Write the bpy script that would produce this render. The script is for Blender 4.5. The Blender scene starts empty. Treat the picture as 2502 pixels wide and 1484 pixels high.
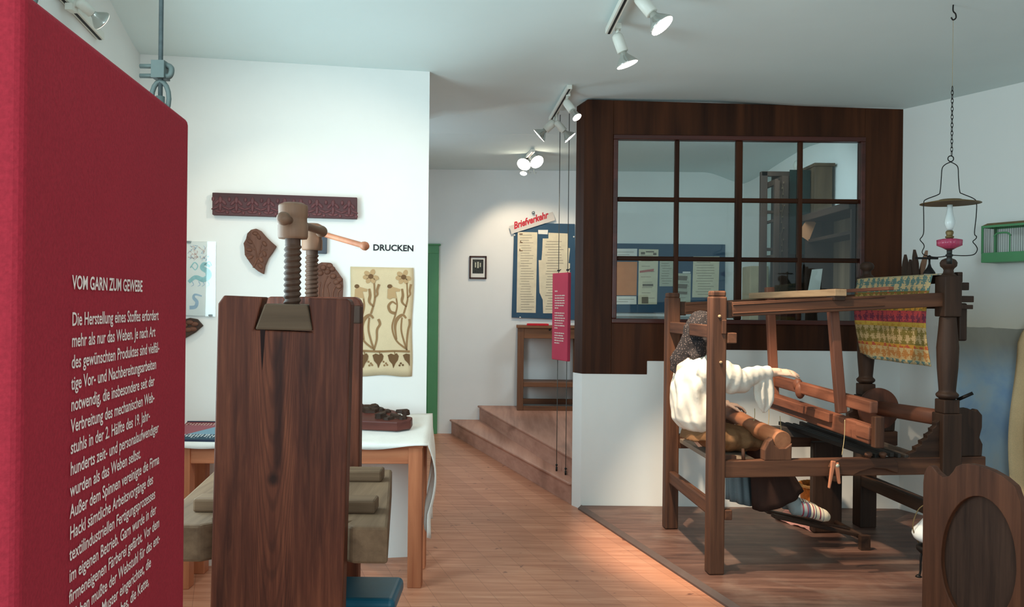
import bpy, bmesh, math, random
from mathutils import Vector, Matrix
random.seed(7)
SC = bpy.context.scene
COL = SC.collection

# ------------------------------------------------------------------ camera, world, daylight, exposure
F, H, ROLL = 2000.0, 1.55, 0.0105            # focal length in pixels of the 2502 wide frame, eye height, roll
CR, SR = math.cos(ROLL), math.sin(ROLL)
cam_data = bpy.data.cameras.new('camera')
cam_data.sensor_width = 36.0
cam_data.lens = 36.0 * F / 2502.0
cam_data.clip_start = 0.03
cam = bpy.data.objects.new('camera', cam_data)
COL.objects.link(cam)
cam.matrix_world = Matrix(((CR, -SR, 0, 0), (0, 0, -1, 0), (SR, CR, 0, H), (0, 0, 0, 1)))
SC.camera = cam
SC.view_settings.view_transform = 'Standard'
SC.view_settings.look = 'None'
SC.view_settings.gamma = 1.0
SC.view_settings.use_curve_mapping = False
SC.view_settings.exposure = 0.22

world = bpy.data.worlds.new('daylight')
SC.world = world
world.use_nodes = True
world.node_tree.nodes['Background'].inputs[0].default_value = (0.74, 0.92, 0.96, 1)
world.node_tree.nodes['Background'].inputs[1].default_value = 0.5


def area_light(name, loc, target, sx, sy, power, color):
    d = bpy.data.lights.new(name, 'AREA')
    d.shape = 'RECTANGLE'; d.size = sx; d.size_y = sy; d.energy = power; d.color = color; d.specular_factor = 0.25
    o = bpy.data.objects.new(name, d); COL.objects.link(o)
    o.location = loc
    o.rotation_euler = (Vector(target) - Vector(loc)).to_track_quat('-Z', 'Y').to_euler()
    o['kind'] = 'helper'
    return o


def spot_light(name, loc, target, power, angle, color=(1.0, 0.80, 0.58), blend=0.5, radius=0.03):
    d = bpy.data.lights.new(name, 'SPOT')
    d.energy = power; d.color = color; d.spot_size = math.radians(angle); d.spot_blend = blend
    d.shadow_soft_size = radius
    o = bpy.data.objects.new(name, d); COL.objects.link(o)
    o.location = loc
    o.rotation_euler = (Vector(target) - Vector(loc)).to_track_quat('-Z', 'Y').to_euler()
    o['kind'] = 'helper'
    return o


# daylight from unseen windows behind and to the left, plus two added fill lamps
area_light('window_daylight', (-1.66, 2.93, 1.60), (1.5, 3.5, 1.55), 1.25, 1.35, 46, (0.66, 0.92, 1.0))
area_light('entrance_daylight', (-1.3, -0.9, 1.9), (1.2, 4.5, 1.4), 1.4, 1.6, 27, (0.74, 0.93, 1.0))
area_light('right_wall_fill', (0.85, -1.0, 2.0), (3.1, 5.4, 1.9), 1.3, 1.6, 46, (0.70, 0.93, 1.0))  # fill lamp added behind the camera to brighten the right wall
area_light('stair_daylight', (-1.75, 7.4, 1.9), (0.6, 7.4, 1.2), 1.2, 1.5, 22, (0.70, 0.89, 1.0))
area_light('office_fill', (1.9, 6.9, 2.9), (1.9, 8.6, 1.0), 1.0, 0.6, 18, (0.72, 0.90, 1.0))  # unseen fill lamp under the office ceiling, brightens the room behind the panes


# ------------------------------------------------------------------ pixel to place
def tr(u, v):
    px, py = u - 1251.0, v - 742.0
    return CR * px + SR * py, -SR * px + CR * py


def P(u, v, d):
    x, y = tr(u, v)
    return Vector((x / F * d, d, H - y / F * d))


def G(u, v, z=0.0):
    x, y = tr(u, v)
    return P(u, v, (H - z) * F / y)


def plane_hit(u, v, p, q):
    x, _ = tr(u, v)
    a = x / F
    dx, dy = q[0] - p[0], q[1] - p[1]
    t = (p[0] - a * p[1]) / (a * dy - dx)
    return P(u, v, p[1] + t * dy)


# ------------------------------------------------------------------ materials
def lin(c):
    return tuple(((x / 255.0) / 12.92 if x / 255.0 <= 0.04045 else ((x / 255.0 + 0.055) / 1.055) ** 2.4) for x in c)


def new_mat(name):
    m = bpy.data.materials.new(name)
    m.use_nodes = True
    nt = m.node_tree
    return m, nt, nt.nodes['Principled BSDF']


def N(nt, t, **kw):
    n = nt.nodes.new(t)
    for k, v in kw.items():
        setattr(n, k, v)
    return n


def ramp(nt, fac, stops, interp='LINEAR'):
    r = N(nt, 'ShaderNodeValToRGB')
    r.color_ramp.interpolation = interp
    els = r.color_ramp.elements
    while len(els) < len(stops):
        els.new(0.5)
    for e, (p, c) in zip(els, stops):
        e.position = p
        e.color = (*c, 1)
    nt.links.new(fac, r.inputs[0])
    return r.outputs[0]


def mixc(nt, fac, a, b, mode='MIX'):
    n = N(nt, 'ShaderNodeMix', data_type='RGBA', blend_type=mode)
    for sock, val in ((n.inputs[0], fac), (n.inputs[6], a), (n.inputs[7], b)):
        if isinstance(val, (int, float)):
            sock.default_value = val
        elif isinstance(val, tuple):
            sock.default_value = (*val, 1)
        else:
            nt.links.new(val, sock)
    return n.outputs[2]


def coords(nt, scale=(1, 1, 1), rot=(0, 0, 0)):
    tc = N(nt, 'ShaderNodeTexCoord')
    mp = N(nt, 'ShaderNodeMapping')
    mp.inputs['Scale'].default_value = scale
    mp.inputs['Rotation'].default_value = rot
    nt.links.new(tc.outputs['Object'], mp.inputs[0])
    return mp.outputs[0]


def noise(nt, vec, scale, detail=4, rough=0.55, dist=0.0):
    n = N(nt, 'ShaderNodeTexNoise')
    n.inputs['Scale'].default_value = scale
    n.inputs['Detail'].default_value = detail
    n.inputs['Roughness'].default_value = rough
    n.inputs['Distortion'].default_value = dist
    nt.links.new(vec, n.inputs['Vector'])
    return n.outputs[0]


def bump(nt, bsdf, h, strength=0.3, dist=0.01):
    b = N(nt, 'ShaderNodeBump')
    b.inputs['Strength'].default_value = strength
    b.inputs['Distance'].default_value = dist
    nt.links.new(h, b.inputs['Height'])
    nt.links.new(b.outputs[0], bsdf.inputs['Normal'])


def math_node(nt, op, a, b=0.0, clamp=False):
    n = N(nt, 'ShaderNodeMath', operation=op, use_clamp=clamp)
    for s, val in ((n.inputs[0], a), (n.inputs[1], b)):
        if isinstance(val, (int, float)):
            s.default_value = val
        else:
            nt.links.new(val, s)
    return n.outputs[0]


_wood = {}


def wood(key, dark, light, axis='Z', grain=34, rough=0.6, spec=0.3, bumps=0.25, streak=0.55):
    """wood with fine fibres and broad streaks along one axis"""
    k = (key, axis)
    if k in _wood:
        return _wood[k]
    m, nt, b = new_mat(key + '_' + axis.lower())
    sc = {'X': (0.06, 1, 1), 'Y': (1, 0.06, 1), 'Z': (1, 1, 0.06)}[axis]
    v = coords(nt, sc)
    fine = noise(nt, v, grain, 6, 0.62, 0.4)
    broad = noise(nt, v, grain * 0.22, 3, 0.5, 0.9)
    dk, lt = lin(dark), lin(light)
    mid = tuple((x + y) / 2 for x, y in zip(dk, lt))
    c1 = ramp(nt, fine, [(0.3, dk), (0.5, mid), (0.72, lt)])
    c2 = ramp(nt, broad, [(0.32, tuple(x * 0.55 for x in dk)), (0.5, mid), (0.68, tuple(min(1, x * 1.12) for x in lt))])
    nt.links.new(mixc(nt, streak, c1, c2), b.inputs['Base Color'])
    b.inputs['Roughness'].default_value = rough
    b.inputs['Specular IOR Level'].default_value = spec
    bump(nt, b, fine, bumps, 0.004)
    _wood[k] = m
    return m


def plain(name, col, rough=0.6, spec=0.3, metal=0.0, var=0.08, scale=12, bumps=0.0):
    m, nt, b = new_mat(name)
    c = lin(col)
    n = noise(nt, coords(nt), scale, 4)
    nt.links.new(ramp(nt, n, [(0.3, tuple(max(0, x * (1 - var)) for x in c)), (0.7, tuple(min(1, x * (1 + var)) for x in c))]), b.inputs['Base Color'])
    b.inputs['Roughness'].default_value = rough
    b.inputs['Specular IOR Level'].default_value = spec
    b.inputs['Metallic'].default_value = metal
    if bumps:
        bump(nt, b, n, bumps, 0.006)
    return m


def glow(name, col, strength):
    m, nt, b = new_mat(name)
    b.inputs['Base Color'].default_value = (*lin(col), 1)
    b.inputs['Emission Color'].default_value = (*lin(col), 1)
    b.inputs['Emission Strength'].default_value = strength
    return m


def cloth_mat(name, col, scale=260, rough=0.85, bumps=0.15, var=0.07):
    m, nt, b = new_mat(name)
    v = coords(nt)
    c = lin(col)
    n = noise(nt, v, scale, 2)
    n2 = noise(nt, v, 7, 3)
    a = ramp(nt, n, [(0.3, tuple(x * (1 - var) for x in c)), (0.7, tuple(min(1, x * (1 + var)) for x in c))])
    d = ramp(nt, n2, [(0.35, (0.93, 0.93, 0.93)), (0.65, (1, 1, 1))])
    nt.links.new(mixc(nt, 1.0, a, d, 'MULTIPLY'), b.inputs['Base Color'])
    b.inputs['Roughness'].default_value = rough
    b.inputs['Specular IOR Level'].default_value = 0.15
    bump(nt, b, n, bumps, 0.002)
    return m


def clear_glass(name, tint, gloss=0.08):
    m, nt, b = new_mat(name)
    nt.nodes.remove(b)
    out = nt.nodes['Material Output']
    t = N(nt, 'ShaderNodeBsdfTransparent'); t.inputs[0].default_value = (*tint, 1)
    g = N(nt, 'ShaderNodeBsdfGlossy'); g.inputs['Roughness'].default_value = 0.03
    lw = N(nt, 'ShaderNodeLayerWeight'); lw.inputs[0].default_value = 0.25
    f = math_node(nt, 'ADD', math_node(nt, 'MULTIPLY', lw.outputs['Fresnel'], 0.7), gloss, True)
    mx = N(nt, 'ShaderNodeMixShader')
    nt.links.new(f, mx.inputs[0]); nt.links.new(t.outputs[0], mx.inputs[1]); nt.links.new(g.outputs[0], mx.inputs[2])
    nt.links.new(mx.outputs[0], out.inputs[0])
    return m


M = {}
M['plaster'] = plain('white_plaster', (236, 236, 232), 0.9, 0.1, var=0.02, scale=2.5, bumps=0.04)
M['ceiling'] = plain('ceiling_plaster', (222, 236, 235), 0.92, 0.1, var=0.02, scale=1.5, bumps=0.03)
M['red'] = cloth_mat('red_panel_cloth', (146, 34, 46), 420, 0.8, 0.2, 0.12)
M['pink_red'] = cloth_mat('red_panel_print', (196, 68, 92), 420, 0.7, 0.05, 0.03)
M['letter_white'] = plain('white_letters', (222, 200, 190), 0.7)
M['letter_black'] = plain('black_letters', (28, 30, 38), 0.6)
M['letter_red'] = plain('red_letters', (190, 30, 50), 0.6)
M['lamp_white'] = plain('lamp_white_enamel', (226, 226, 216), 0.4, 0.4, var=0.02)
M['steel'] = plain('steel', (150, 158, 160), 0.35, 0.5, 0.9, 0.05)
M['dark_metal'] = plain('dark_metal', (48, 50, 48), 0.45, 0.4, 0.6, 0.1)
M['zinc'] = plain('zinc_clamp', (98, 110, 106), 0.6, 0.4, 0.3, 0.1, 40)
M['silver_glass'] = plain('silvered_bulb_glass', (196, 198, 192), 0.2, 0.5, 0.75, 0.03)
M['lens'] = glow('lit_lens', (255, 244, 224), 9.0)
M['lens_bright'] = glow('bright_lit_lens', (255, 240, 214), 30.0)
M['slot'] = plain('black_slot', (22, 22, 22), 0.6)
M['green_paint'] = plain('green_paint', (86, 148, 100), 0.45, 0.4, var=0.06, scale=5)
M['blue_board'] = cloth_mat('blue_board_cloth', (62, 90, 112), 300, 0.9, 0.05)
M['white_cloth'] = cloth_mat('white_cloth', (232, 232, 226), 200, 0.9, 0.1, 0.03)
M['shirt'] = cloth_mat('shirt_cotton', (224, 216, 202), 200, 0.9, 0.1, 0.03)
M['skin'] = plain('mannequin_skin', (214, 180, 158), 0.55, 0.3, var=0.04)
M['skirt'] = cloth_mat('brown_skirt', (122, 88, 60), 180, 0.9, 0.1)
M['apron'] = cloth_mat('dark_apron', (58, 40, 34), 180, 0.9, 0.1)
M['blue_cloth'] = cloth_mat('blue_cloth', (110, 122, 126), 180, 0.9, 0.1)
M['brass'] = plain('tarnished_brass', (120, 98, 62), 0.45, 0.4, 0.5, 0.12, 30)
M['leather_teal'] = plain('teal_leather', (14, 84, 104), 0.4, 0.5, var=0.08)
M['opal'] = plain('white_opal_glass', (234, 236, 234), 0.15, 0.5, var=0.01)
M['iron'] = plain('black_iron', (30, 26, 24), 0.5, 0.4, 0.5)
M['pink_glass'] = plain('pink_glass', (176, 66, 96), 0.2, 0.5, var=0.1, scale=20)
M['chimney_glass'] = plain('frosted_chimney_glass', (214, 222, 220), 0.25, 0.5, var=0.03)
M['glass'] = clear_glass('window_glass', (0.80, 0.86, 0.85), 0.03)
M['picture_glass'] = clear_glass('picture_glass', (0.97, 0.98, 0.98), 0.02)
M['paper'] = plain('paper', (222, 212, 184), 0.85, 0.1, var=0.06, scale=14)
M['paper_grey'] = plain('grey_paper', (192, 192, 172), 0.85, 0.1, var=0.06, scale=14)
M['paper_white'] = plain('white_paper', (232, 230, 222), 0.85, 0.1, var=0.03)
M['paper_orange'] = plain('orange_paper', (208, 138, 96), 0.85, 0.1, var=0.05)
M['ink'] = plain('faded_ink', (122, 112, 98), 0.8)
M['ink_red'] = plain('faded_red_ink', (196, 120, 112), 0.8)
M['perspex'] = clear_glass('clear_acrylic', (0.90, 0.90, 0.90), 0.10)
M['cord'] = plain('pale_cord', (170, 150, 110), 0.8)
M['wire'] = plain('thin_wire', (84, 84, 80), 0.5, 0.4, 0.5)
M['rope_grey'] = plain('steel_cable', (70, 80, 80), 0.6, 0.4, 0.3, 0.2, 200)
M['wicker'] = plain('wicker', (188, 112, 50), 0.7, 0.2, var=0.25, scale=60, bumps=0.5)
M['wool'] = plain('wool', (206, 186, 150), 0.95, 0.05, var=0.1, scale=90, bumps=0.4)
M['beige_cloth'] = cloth_mat('beige_cloth', (230, 198, 152), 160, 0.9, 0.1)
M['linen'] = cloth_mat('printed_linen', (216, 196, 160), 330, 0.92, 0.1, 0.05)
M['print_light'] = plain('print_light_brown', (184, 152, 112), 0.9, 0.1, var=0.05)
M['print_mid'] = plain('print_mid_brown', (146, 114, 80), 0.9, 0.1, var=0.06)
M['print_dark'] = plain('print_dark_brown', (112, 84, 58), 0.9, 0.1, var=0.06)
M['print_aqua'] = plain('print_aqua', (160, 206, 208), 0.8, 0.1, var=0.12, scale=60)
M['print_blue'] = plain('print_blue', (172, 196, 214), 0.8, 0.1, var=0.1, scale=60)
M['print_red'] = plain('print_faded_red', (214, 186, 178), 0.8, 0.1, var=0.1, scale=60)
M['navy'] = plain('navy_border', (34, 44, 66), 0.7)
M['photo_dark'] = plain('photo_dark', (52, 54, 50), 0.5, var=0.5, scale=40)
M['red_book'] = plain('red_book', (200, 30, 44), 0.5)

PRESS_D, PRESS_L = (50, 19, 10), (110, 56, 35)
LOOM_D, LOOM_L = (46, 26, 18), (112, 72, 50)
OLD_D, OLD_L = (34, 21, 14), (74, 50, 36)


def W_press(ax): return wood('press_wood', PRESS_D, PRESS_L, ax, 60, 0.5, 0.25, 0.4, 0.45)
def W_bench(ax): return wood('grey_bench_wood', (78, 56, 40), (128, 100, 76), ax, 30, 0.75, 0.2, 0.35, 0.5)
def W_screw(ax): return wood('screw_wood', (92, 66, 50), (150, 112, 88), ax, 20, 0.55, 0.3, 0.15, 0.4)
def W_thread(ax): return wood('screw_thread_wood', (46, 30, 23), (98, 70, 54), ax, 20, 0.6, 0.3, 0.15, 0.4)
def W_bar(ax): return wood('bar_wood', (150, 88, 62), (190, 124, 92), ax, 24, 0.5, 0.3, 0.1, 0.4)
def W_loom(ax): return wood('loom_wood', LOOM_D, LOOM_L, ax, 30, 0.6, 0.3, 0.3, 0.5)
def W_old(ax): return wood('old_dark_wood', OLD_D, OLD_L, ax, 30, 0.6, 0.3, 0.3, 0.5)
def W_red(ax): return wood('reddish_batten_wood', (82, 46, 33), (136, 84, 62), ax, 30, 0.55, 0.3, 0.25, 0.5)
def W_pale(ax): return wood('pale_wood', (140, 112, 84), (186, 156, 122), ax, 30, 0.65, 0.25, 0.25, 0.4)
def W_frame(ax): return wood('stained_partition_wood', (36, 17, 8), (80, 43, 22), ax, 26, 0.55, 0.15, 0.2, 0.6)
def W_table(ax): return wood('table_pine', (150, 84, 54), (196, 126, 88), ax, 26, 0.55, 0.3, 0.15, 0.4)
def W_carve(ax): return wood('carved_block_wood', (70, 42, 32), (124, 82, 64), ax, 24, 0.6, 0.25, 0.3, 0.4)
def W_chair(ax): return wood('chair_oak', (60, 32, 20), (104, 62, 42), ax, 40, 0.5, 0.2, 0.25, 0.45)
def W_desk(ax): return wood('desk_wood', (92, 58, 40), (142, 96, 66), ax, 26, 0.5, 0.3, 0.2, 0.5)
def W_cab(ax): return wood('cabinet_wood', (58, 44, 32), (104, 82, 60), ax, 22, 0.65, 0.25, 0.2, 0.5)


# ------------------------------------------------------------------ mesh helpers
MW = {}                                              # object name -> its world matrix


def basis(d, up=(0, 0, 1)):
    d = Vector(d).normalized()
    up = Vector(up)
    if abs(d.dot(up)) > 0.98:
        up = Vector((0, 1, 0)) if abs(d.y) < 0.9 else Vector((1, 0, 0))
    s = up.cross(d).normalized()
    t = d.cross(s).normalized()
    return d, s, t


class MB:
    def __init__(self):
        self.v, self.f, self.mi, self.sm = [], [], [], []
        self.m = 0

    def add(self, verts, faces, smooth=False):
        o = len(self.v)
        self.v += [Vector(p) for p in verts]
        for f in faces:
            self.f.append([i + o for i in f]); self.mi.append(self.m); self.sm.append(smooth)

    def hexa(self, a, b):
        """a, b: two matching quads"""
        self.add(list(a) + list(b), [(3, 2, 1, 0), (4, 5, 6, 7), (0, 1, 5, 4), (1, 2, 6, 5), (2, 3, 7, 6), (3, 0, 4, 7)])

    def box(self, c, s, rot=None):
        c = Vector(c); h = Vector(s) / 2
        q = []
        for dz in (-1, 1):
            for dx, dy in ((-1, -1), (1, -1), (1, 1), (-1, 1)):
                p = Vector((dx * h.x, dy * h.y, dz * h.z))
                q.append(c + (rot @ p if rot else p))
        self.hexa(q[:4], q[4:])

    def beam(self, p0, p1, w, h, up=(0, 0, 1), w1=None, h1=None):
        p0, p1 = Vector(p0), Vector(p1)
        d, s, t = basis(p1 - p0, up)
        w1 = w if w1 is None else w1; h1 = h if h1 is None else h1
        a = [p0 + s * x * w / 2 + t * y * h / 2 for x, y in ((-1, -1), (1, -1), (1, 1), (-1, 1))]
        b = [p1 + s * x * w1 / 2 + t * y * h1 / 2 for x, y in ((-1, -1), (1, -1), (1, 1), (-1, 1))]
        self.hexa(a, b)

    def tube(self, pts, r, n=10, closed=False, smooth=True, up=(0, 0, 1)):
        pts = [Vector(p) for p in pts]
        k = len(pts)
        if not isinstance(r, (list, tuple)):
            r = [r] * k
        rs = [(x, x) if isinstance(x, (int, float)) else x for x in r]
        tang = []
        for i in range(k):
            if closed:
                tang.append((pts[(i + 1) % k] - pts[i - 1]).normalized())
            else:
                tang.append((pts[min(i + 1, k - 1)] - pts[max(i - 1, 0)]).normalized())
        _, s, t = basis(tang[0], up)
        verts = []
        for i in range(k):
            if i:
                ax = tang[i - 1].cross(tang[i])
                if ax.length > 1e-7:
                    q = Matrix.Rotation(tang[i - 1].angle(tang[i]), 3, ax.normalized())
                    s = q @ s
                s = (s - tang[i] * s.dot(tang[i])).normalized()
                t = tang[i].cross(s)
            for j in range(n):
                a = 2 * math.pi * j / n
                verts.append(pts[i] + s * math.cos(a) * rs[i][0] + t * math.sin(a) * rs[i][1])
        faces = []
        for i in range(k if closed else k - 1):
            i2 = (i + 1) % k
            for j in range(n):
                j2 = (j + 1) % n
                faces.append((i * n + j, i * n + j2, i2 * n + j2, i2 * n + j))
        self.add(verts, faces, smooth)
        if not closed:
            o = len(self.v) - len(verts)
            self.f.append([o + j for j in range(n)][::-1]); self.mi.append(self.m); self.sm.append(False)
            self.f.append([o + (k - 1) * n + j for j in range(n)]); self.mi.append(self.m); self.sm.append(False)

    def lathe(self, prof, o, axis=(0, 0, 1), n=28, smooth=True, up=(0, 1, 0)):
        """prof: (radius, distance along the axis)"""
        o = Vector(o); d, s, t = basis(axis, up)
        verts = []
        for r, z in prof:
            for j in range(n):
                a = 2 * math.pi * j / n
                verts.append(o + d * z + (s * math.cos(a) + t * math.sin(a)) * max(r, 1e-4))
        faces = []
        for i in range(len(prof) - 1):
            for j in range(n):
                j2 = (j + 1) % n
                faces.append((i * n + j, i * n + j2, (i + 1) * n + j2, (i + 1) * n + j))
        faces.append(tuple(range(n))[::-1])
        faces.append(tuple((len(prof) - 1) * n + j for j in range(n)))
        self.add(verts, faces, smooth)

    def prism(self, poly, off):
        """extrude a planar outline by a vector"""
        off = Vector(off); k = len(poly)
        poly = [Vector(p) for p in poly]
        self.add(poly + [p + off for p in poly],
                 [tuple(range(k))[::-1], tuple(range(k, 2 * k))] + [(i, (i + 1) % k, k + (i + 1) % k, k + i) for i in range(k)])

    def poly(self, pts):
        self.add(pts, [tuple(range(len(pts)))])

    def ball(self, c, r, n=16, rot=None):
        c = Vector(c)
        r = Vector((r, r, r)) if isinstance(r, (int, float)) else Vector(r)
        k = max(6, n // 2)
        verts, faces = [], []
        for i in range(k + 1):
            th = math.pi * i / k
            for j in range(n):
                a = 2 * math.pi * j / n
                p = Vector((r.x * math.sin(th) * math.cos(a), r.y * math.sin(th) * math.sin(a), r.z * math.cos(th)))
                verts.append(c + (rot @ p if rot else p))
        for i in range(k):
            for j in range(n):
                j2 = (j + 1) % n
                faces.append((i * n + j, (i + 1) * n + j, (i + 1) * n + j2, i * n + j2))
        self.add(verts, faces, True)

    def sheet(self, grid, smooth=True):
        """grid: rows of points"""
        r, c = len(grid), len(grid[0])
        self.add([p for row in grid for p in row],
                 [(i * c + j, i * c + j + 1, (i + 1) * c + j + 1, (i + 1) * c + j) for i in range(r - 1) for j in range(c - 1)], smooth)

    def text(self, body, fn, size=1.0, align='LEFT', shear=0.0, line=1.0, bold=0.0, extrude=0.0, space=1.0, xs=1.0):
        """lettering: fn(x, y, h) puts a point of the lettering's plane into the place"""
        cu = bpy.data.curves.new('lettering', 'FONT')
        cu.body = body; cu.size = size; cu.align_x = align; cu.shear = shear
        cu.space_line = line; cu.offset = bold; cu.space_character = space; cu.resolution_u = 3
        ob = bpy.data.objects.new('lettering', cu)
        COL.objects.link(ob)
        me = bpy.data.meshes.new_from_object(ob.evaluated_get(bpy.context.evaluated_depsgraph_get()))
        self.add([fn(v.co.x * xs, v.co.y, extrude) for v in me.vertices], [tuple(p.vertices) for p in me.polygons])
        bpy.data.objects.remove(ob); bpy.data.curves.remove(cu); bpy.data.meshes.remove(me)

    def build(self, name, mats, parent=None, origin=None, bevel=0.0, seg=2, solid=0.0, remesh=0.0, smooth_it=0, subsurf=0, displace=None, recalc=True):
        if not isinstance(mats, (list, tuple)):
            mats = [mats]
        me = bpy.data.meshes.new(name)
        if parent is not None:
            mw = MW[parent.name]
        else:
            mw = Matrix.Translation(Vector(origin) if origin is not None else Vector((0, 0, 0)))
        inv = mw.inverted()
        me.from_pydata([inv @ p for p in self.v], [], self.f)
        for m in mats:
            me.materials.append(m)
        for p, mi, sm in zip(me.polygons, self.mi, self.sm):
            p.material_index = mi; p.use_smooth = sm
        if recalc:
            bm = bmesh.new(); bm.from_mesh(me)
            bmesh.ops.recalc_face_normals(bm, faces=bm.faces[:])
            bm.to_mesh(me); bm.free()
        me.update()
        o = bpy.data.objects.new(name, me)
        COL.objects.link(o)
        if parent is not None:
            o.parent = parent
            MW[o.name] = mw
        else:
            o.location = mw.translation
            MW[o.name] = mw
        if remesh:
            r = o.modifiers.new('remesh', 'REMESH'); r.mode = 'VOXEL'; r.voxel_size = remesh; r.use_smooth_shade = True
        if smooth_it:
            s = o.modifiers.new('smooth', 'SMOOTH'); s.factor = 0.5; s.iterations = smooth_it
        if subsurf:
            s = o.modifiers.new('subsurf', 'SUBSURF'); s.levels = subsurf; s.render_levels = subsurf
        if displace:
            tex = bpy.data.textures.new(name + '_folds', 'CLOUDS'); tex.noise_scale = displace[0]
            d = o.modifiers.new('folds', 'DISPLACE'); d.texture = tex; d.strength = displace[1]; d.mid_level = 0.5
        if solid:
            s = o.modifiers.new('solid', 'SOLIDIFY'); s.thickness = solid; s.offset = 0
        if bevel:
            b = o.modifiers.new('bevel', 'BEVEL'); b.width = bevel; b.segments = seg; b.limit_method = 'ANGLE'; b.angle_limit = math.radians(40)
        return o


def tag(o, label=None, cat=None, group=None, kind=None):
    if label: o['label'] = label
    if cat: o['category'] = cat
    if group: o['group'] = group
    if kind: o['kind'] = kind
    return o


def thing(name, label, cat, loc, rotz=0.0, group=None):
    o = bpy.data.objects.new(name, None)
    COL.objects.link(o)
    o.empty_display_size = 0.05
    o.location = loc; o.rotation_euler = (0, 0, rotz)
    MW[o.name] = Matrix.Translation(Vector(loc)) @ Matrix.Rotation(rotz, 4, 'Z')
    return tag(o, label, cat, group)


def struct(o):
    o['kind'] = 'structure'
    return o


def smooth(x, a, b):
    t = max(0.0, min(1.0, (x - a) / (b - a)))
    return t * t * (3 - 2 * t)


def curve(pts, k=6, closed=False):
    """Catmull-Rom through points"""
    pts = [Vector(p) for p in pts]
    n = len(pts); out = []
    for i in range(n if closed else n - 1):
        p0 = pts[i - 1] if (closed or i > 0) else pts[i]
        p1, p2 = pts[i], pts[(i + 1) % n]
        p3 = pts[(i + 2) % n] if (closed or i + 2 < n) else p2
        for j in range(k):
            t = j / k
            out.append(0.5 * ((2 * p1) + (p2 - p0) * t + (2 * p0 - 5 * p1 + 4 * p2 - p3) * t * t + (3 * p1 - p0 - 3 * p2 + p3) * t ** 3))
    if not closed:
        out.append(pts[-1])
    return out


# ------------------------------------------------------------------ the room
WA, WB = Vector((-2.15, 4.70, 0)), Vector((-0.517, 5.0, 0))          # the print wall
EW = (WB - WA).normalized()
NW = Vector((EW.y, -EW.x, 0))                                        # its normal, into the room
Z3 = Vector((0, 0, 1))


def DW(u, v, h=0.0):
    return plane_hit(u, v, WA, WB) + NW * h


FARY = 9.70


def FW(u, v, h=0.0):
    return P(u, v, FARY - h)


PY = 6.19                                                             # front face of the window partition
ST0, ST1 = Vector((-0.702, 9.7, 0)), Vector((0.479, 6.31, 0))         # foot of the first step
SD = (ST1 - ST0).normalized()
SN = Vector((-SD.y, SD.x, 0))                                         # towards the upper room
if SN.x < 0:
    SN = -SN


def ceil_z(x, y):
    if y < PY + 0.1:
        z = 3.075 - 0.03 * smooth(x, 1.5, 3.4)
        d = (Vector((x, y, 0)) - WA).dot(NW)
        z -= 0.115 * (1 - smooth(d, 0.0, 0.75)) * (1 - smooth(x, -0.45, 0.35))
        if x > -0.6:
            z += 0.035 * smooth(y, 5.2, 5.9) * (1 - smooth(x, 1.4, 2.2))
    else:
        z = 3.11 + 0.02 * smooth(y, 7.55, 7.6)
        z -= 0.13 * smooth(x, 2.25, 2.75) * smooth(y, 8.0, 9.7)
        z -= 0.09 * smooth(x, 2.2, 2.9) * (1 - smooth(y, 6.6, 8.2))
    return z


mb = MB()
ys = [-1.2 + 0.12 * i for i in range(62)] + [6.28, 6.30] + [6.42 + 0.1 * i for i in range(12)] + [7.55, 7.60] + [7.7 + 0.1 * i for i in range(22)]
xs = [-2.8 + 0.12 * i for i in range(42)] + [2.2 + 0.05 * i for i in range(20)] + [3.2 + 0.12 * i for i in range(13)]
mb.sheet([[Vector((x, y, ceil_z(x, y))) for x in xs] for y in ys])
struct(mb.build('ceiling', M['ceiling']))

# floorboards that run with the steps
m, nt, b = new_mat('pine_floorboards')
v = coords(nt, (1, 1, 1), (0, 0, -math.atan2(SD.y, SD.x)))
sep = N(nt, 'ShaderNodeSeparateXYZ'); nt.links.new(v, sep.inputs[0])
row = math_node(nt, 'MULTIPLY', sep.outputs[1], 1 / 0.15)
rowi = math_node(nt, 'FLOOR', row)
fr = math_node(nt, 'FRACT', row)
seam = math_node(nt, 'GREATER_THAN', math_node(nt, 'ABSOLUTE', math_node(nt, 'SUBTRACT', fr, 0.5)), 0.488)
wn = N(nt, 'ShaderNodeTexWhiteNoise', noise_dimensions='1D'); nt.links.new(rowi, wn.inputs['W'])
st = coords(nt, (0.08, 1.2, 1), (0, 0, -math.atan2(SD.y, SD.x)))
gr = noise(nt, st, 22, 6, 0.6, 0.5)
base = ramp(nt, gr, [(0.3, lin((172, 110, 82))), (0.55, lin((198, 138, 108))), (0.75, lin((212, 158, 128)))])
tint = ramp(nt, wn.outputs[0], [(0.0, (0.86, 0.84, 0.84)), (1.0, (1.0, 1.0, 1.0))])
c = mixc(nt, 1.0, base, tint, 'MULTIPLY')
kn = noise(nt, coords(nt, (1.0, 1.0, 1.0)), 9, 3, 0.6, 0.3)
c = mixc(nt, ramp(nt, kn, [(0.665, (0, 0, 0)), (0.72, (0.75, 0.75, 0.75))]), c, lin((104, 58, 50)))
c = mixc(nt, math_node(nt, 'MULTIPLY', seam, 0.35), c, lin((90, 56, 40)))
nt.links.new(c, b.inputs['Base Color'])
b.inputs['Roughness'].default_value = 0.42
b.inputs['Specular IOR Level'].default_value = 0.35
bump(nt, b, gr, 0.08, 0.003)
M['floor'] = m
mb = MB(); mb.box((1.0, 4.3, -0.05), (8.0, 11.2, 0.1))
struct(mb.build('floor', M['floor']))


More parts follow.
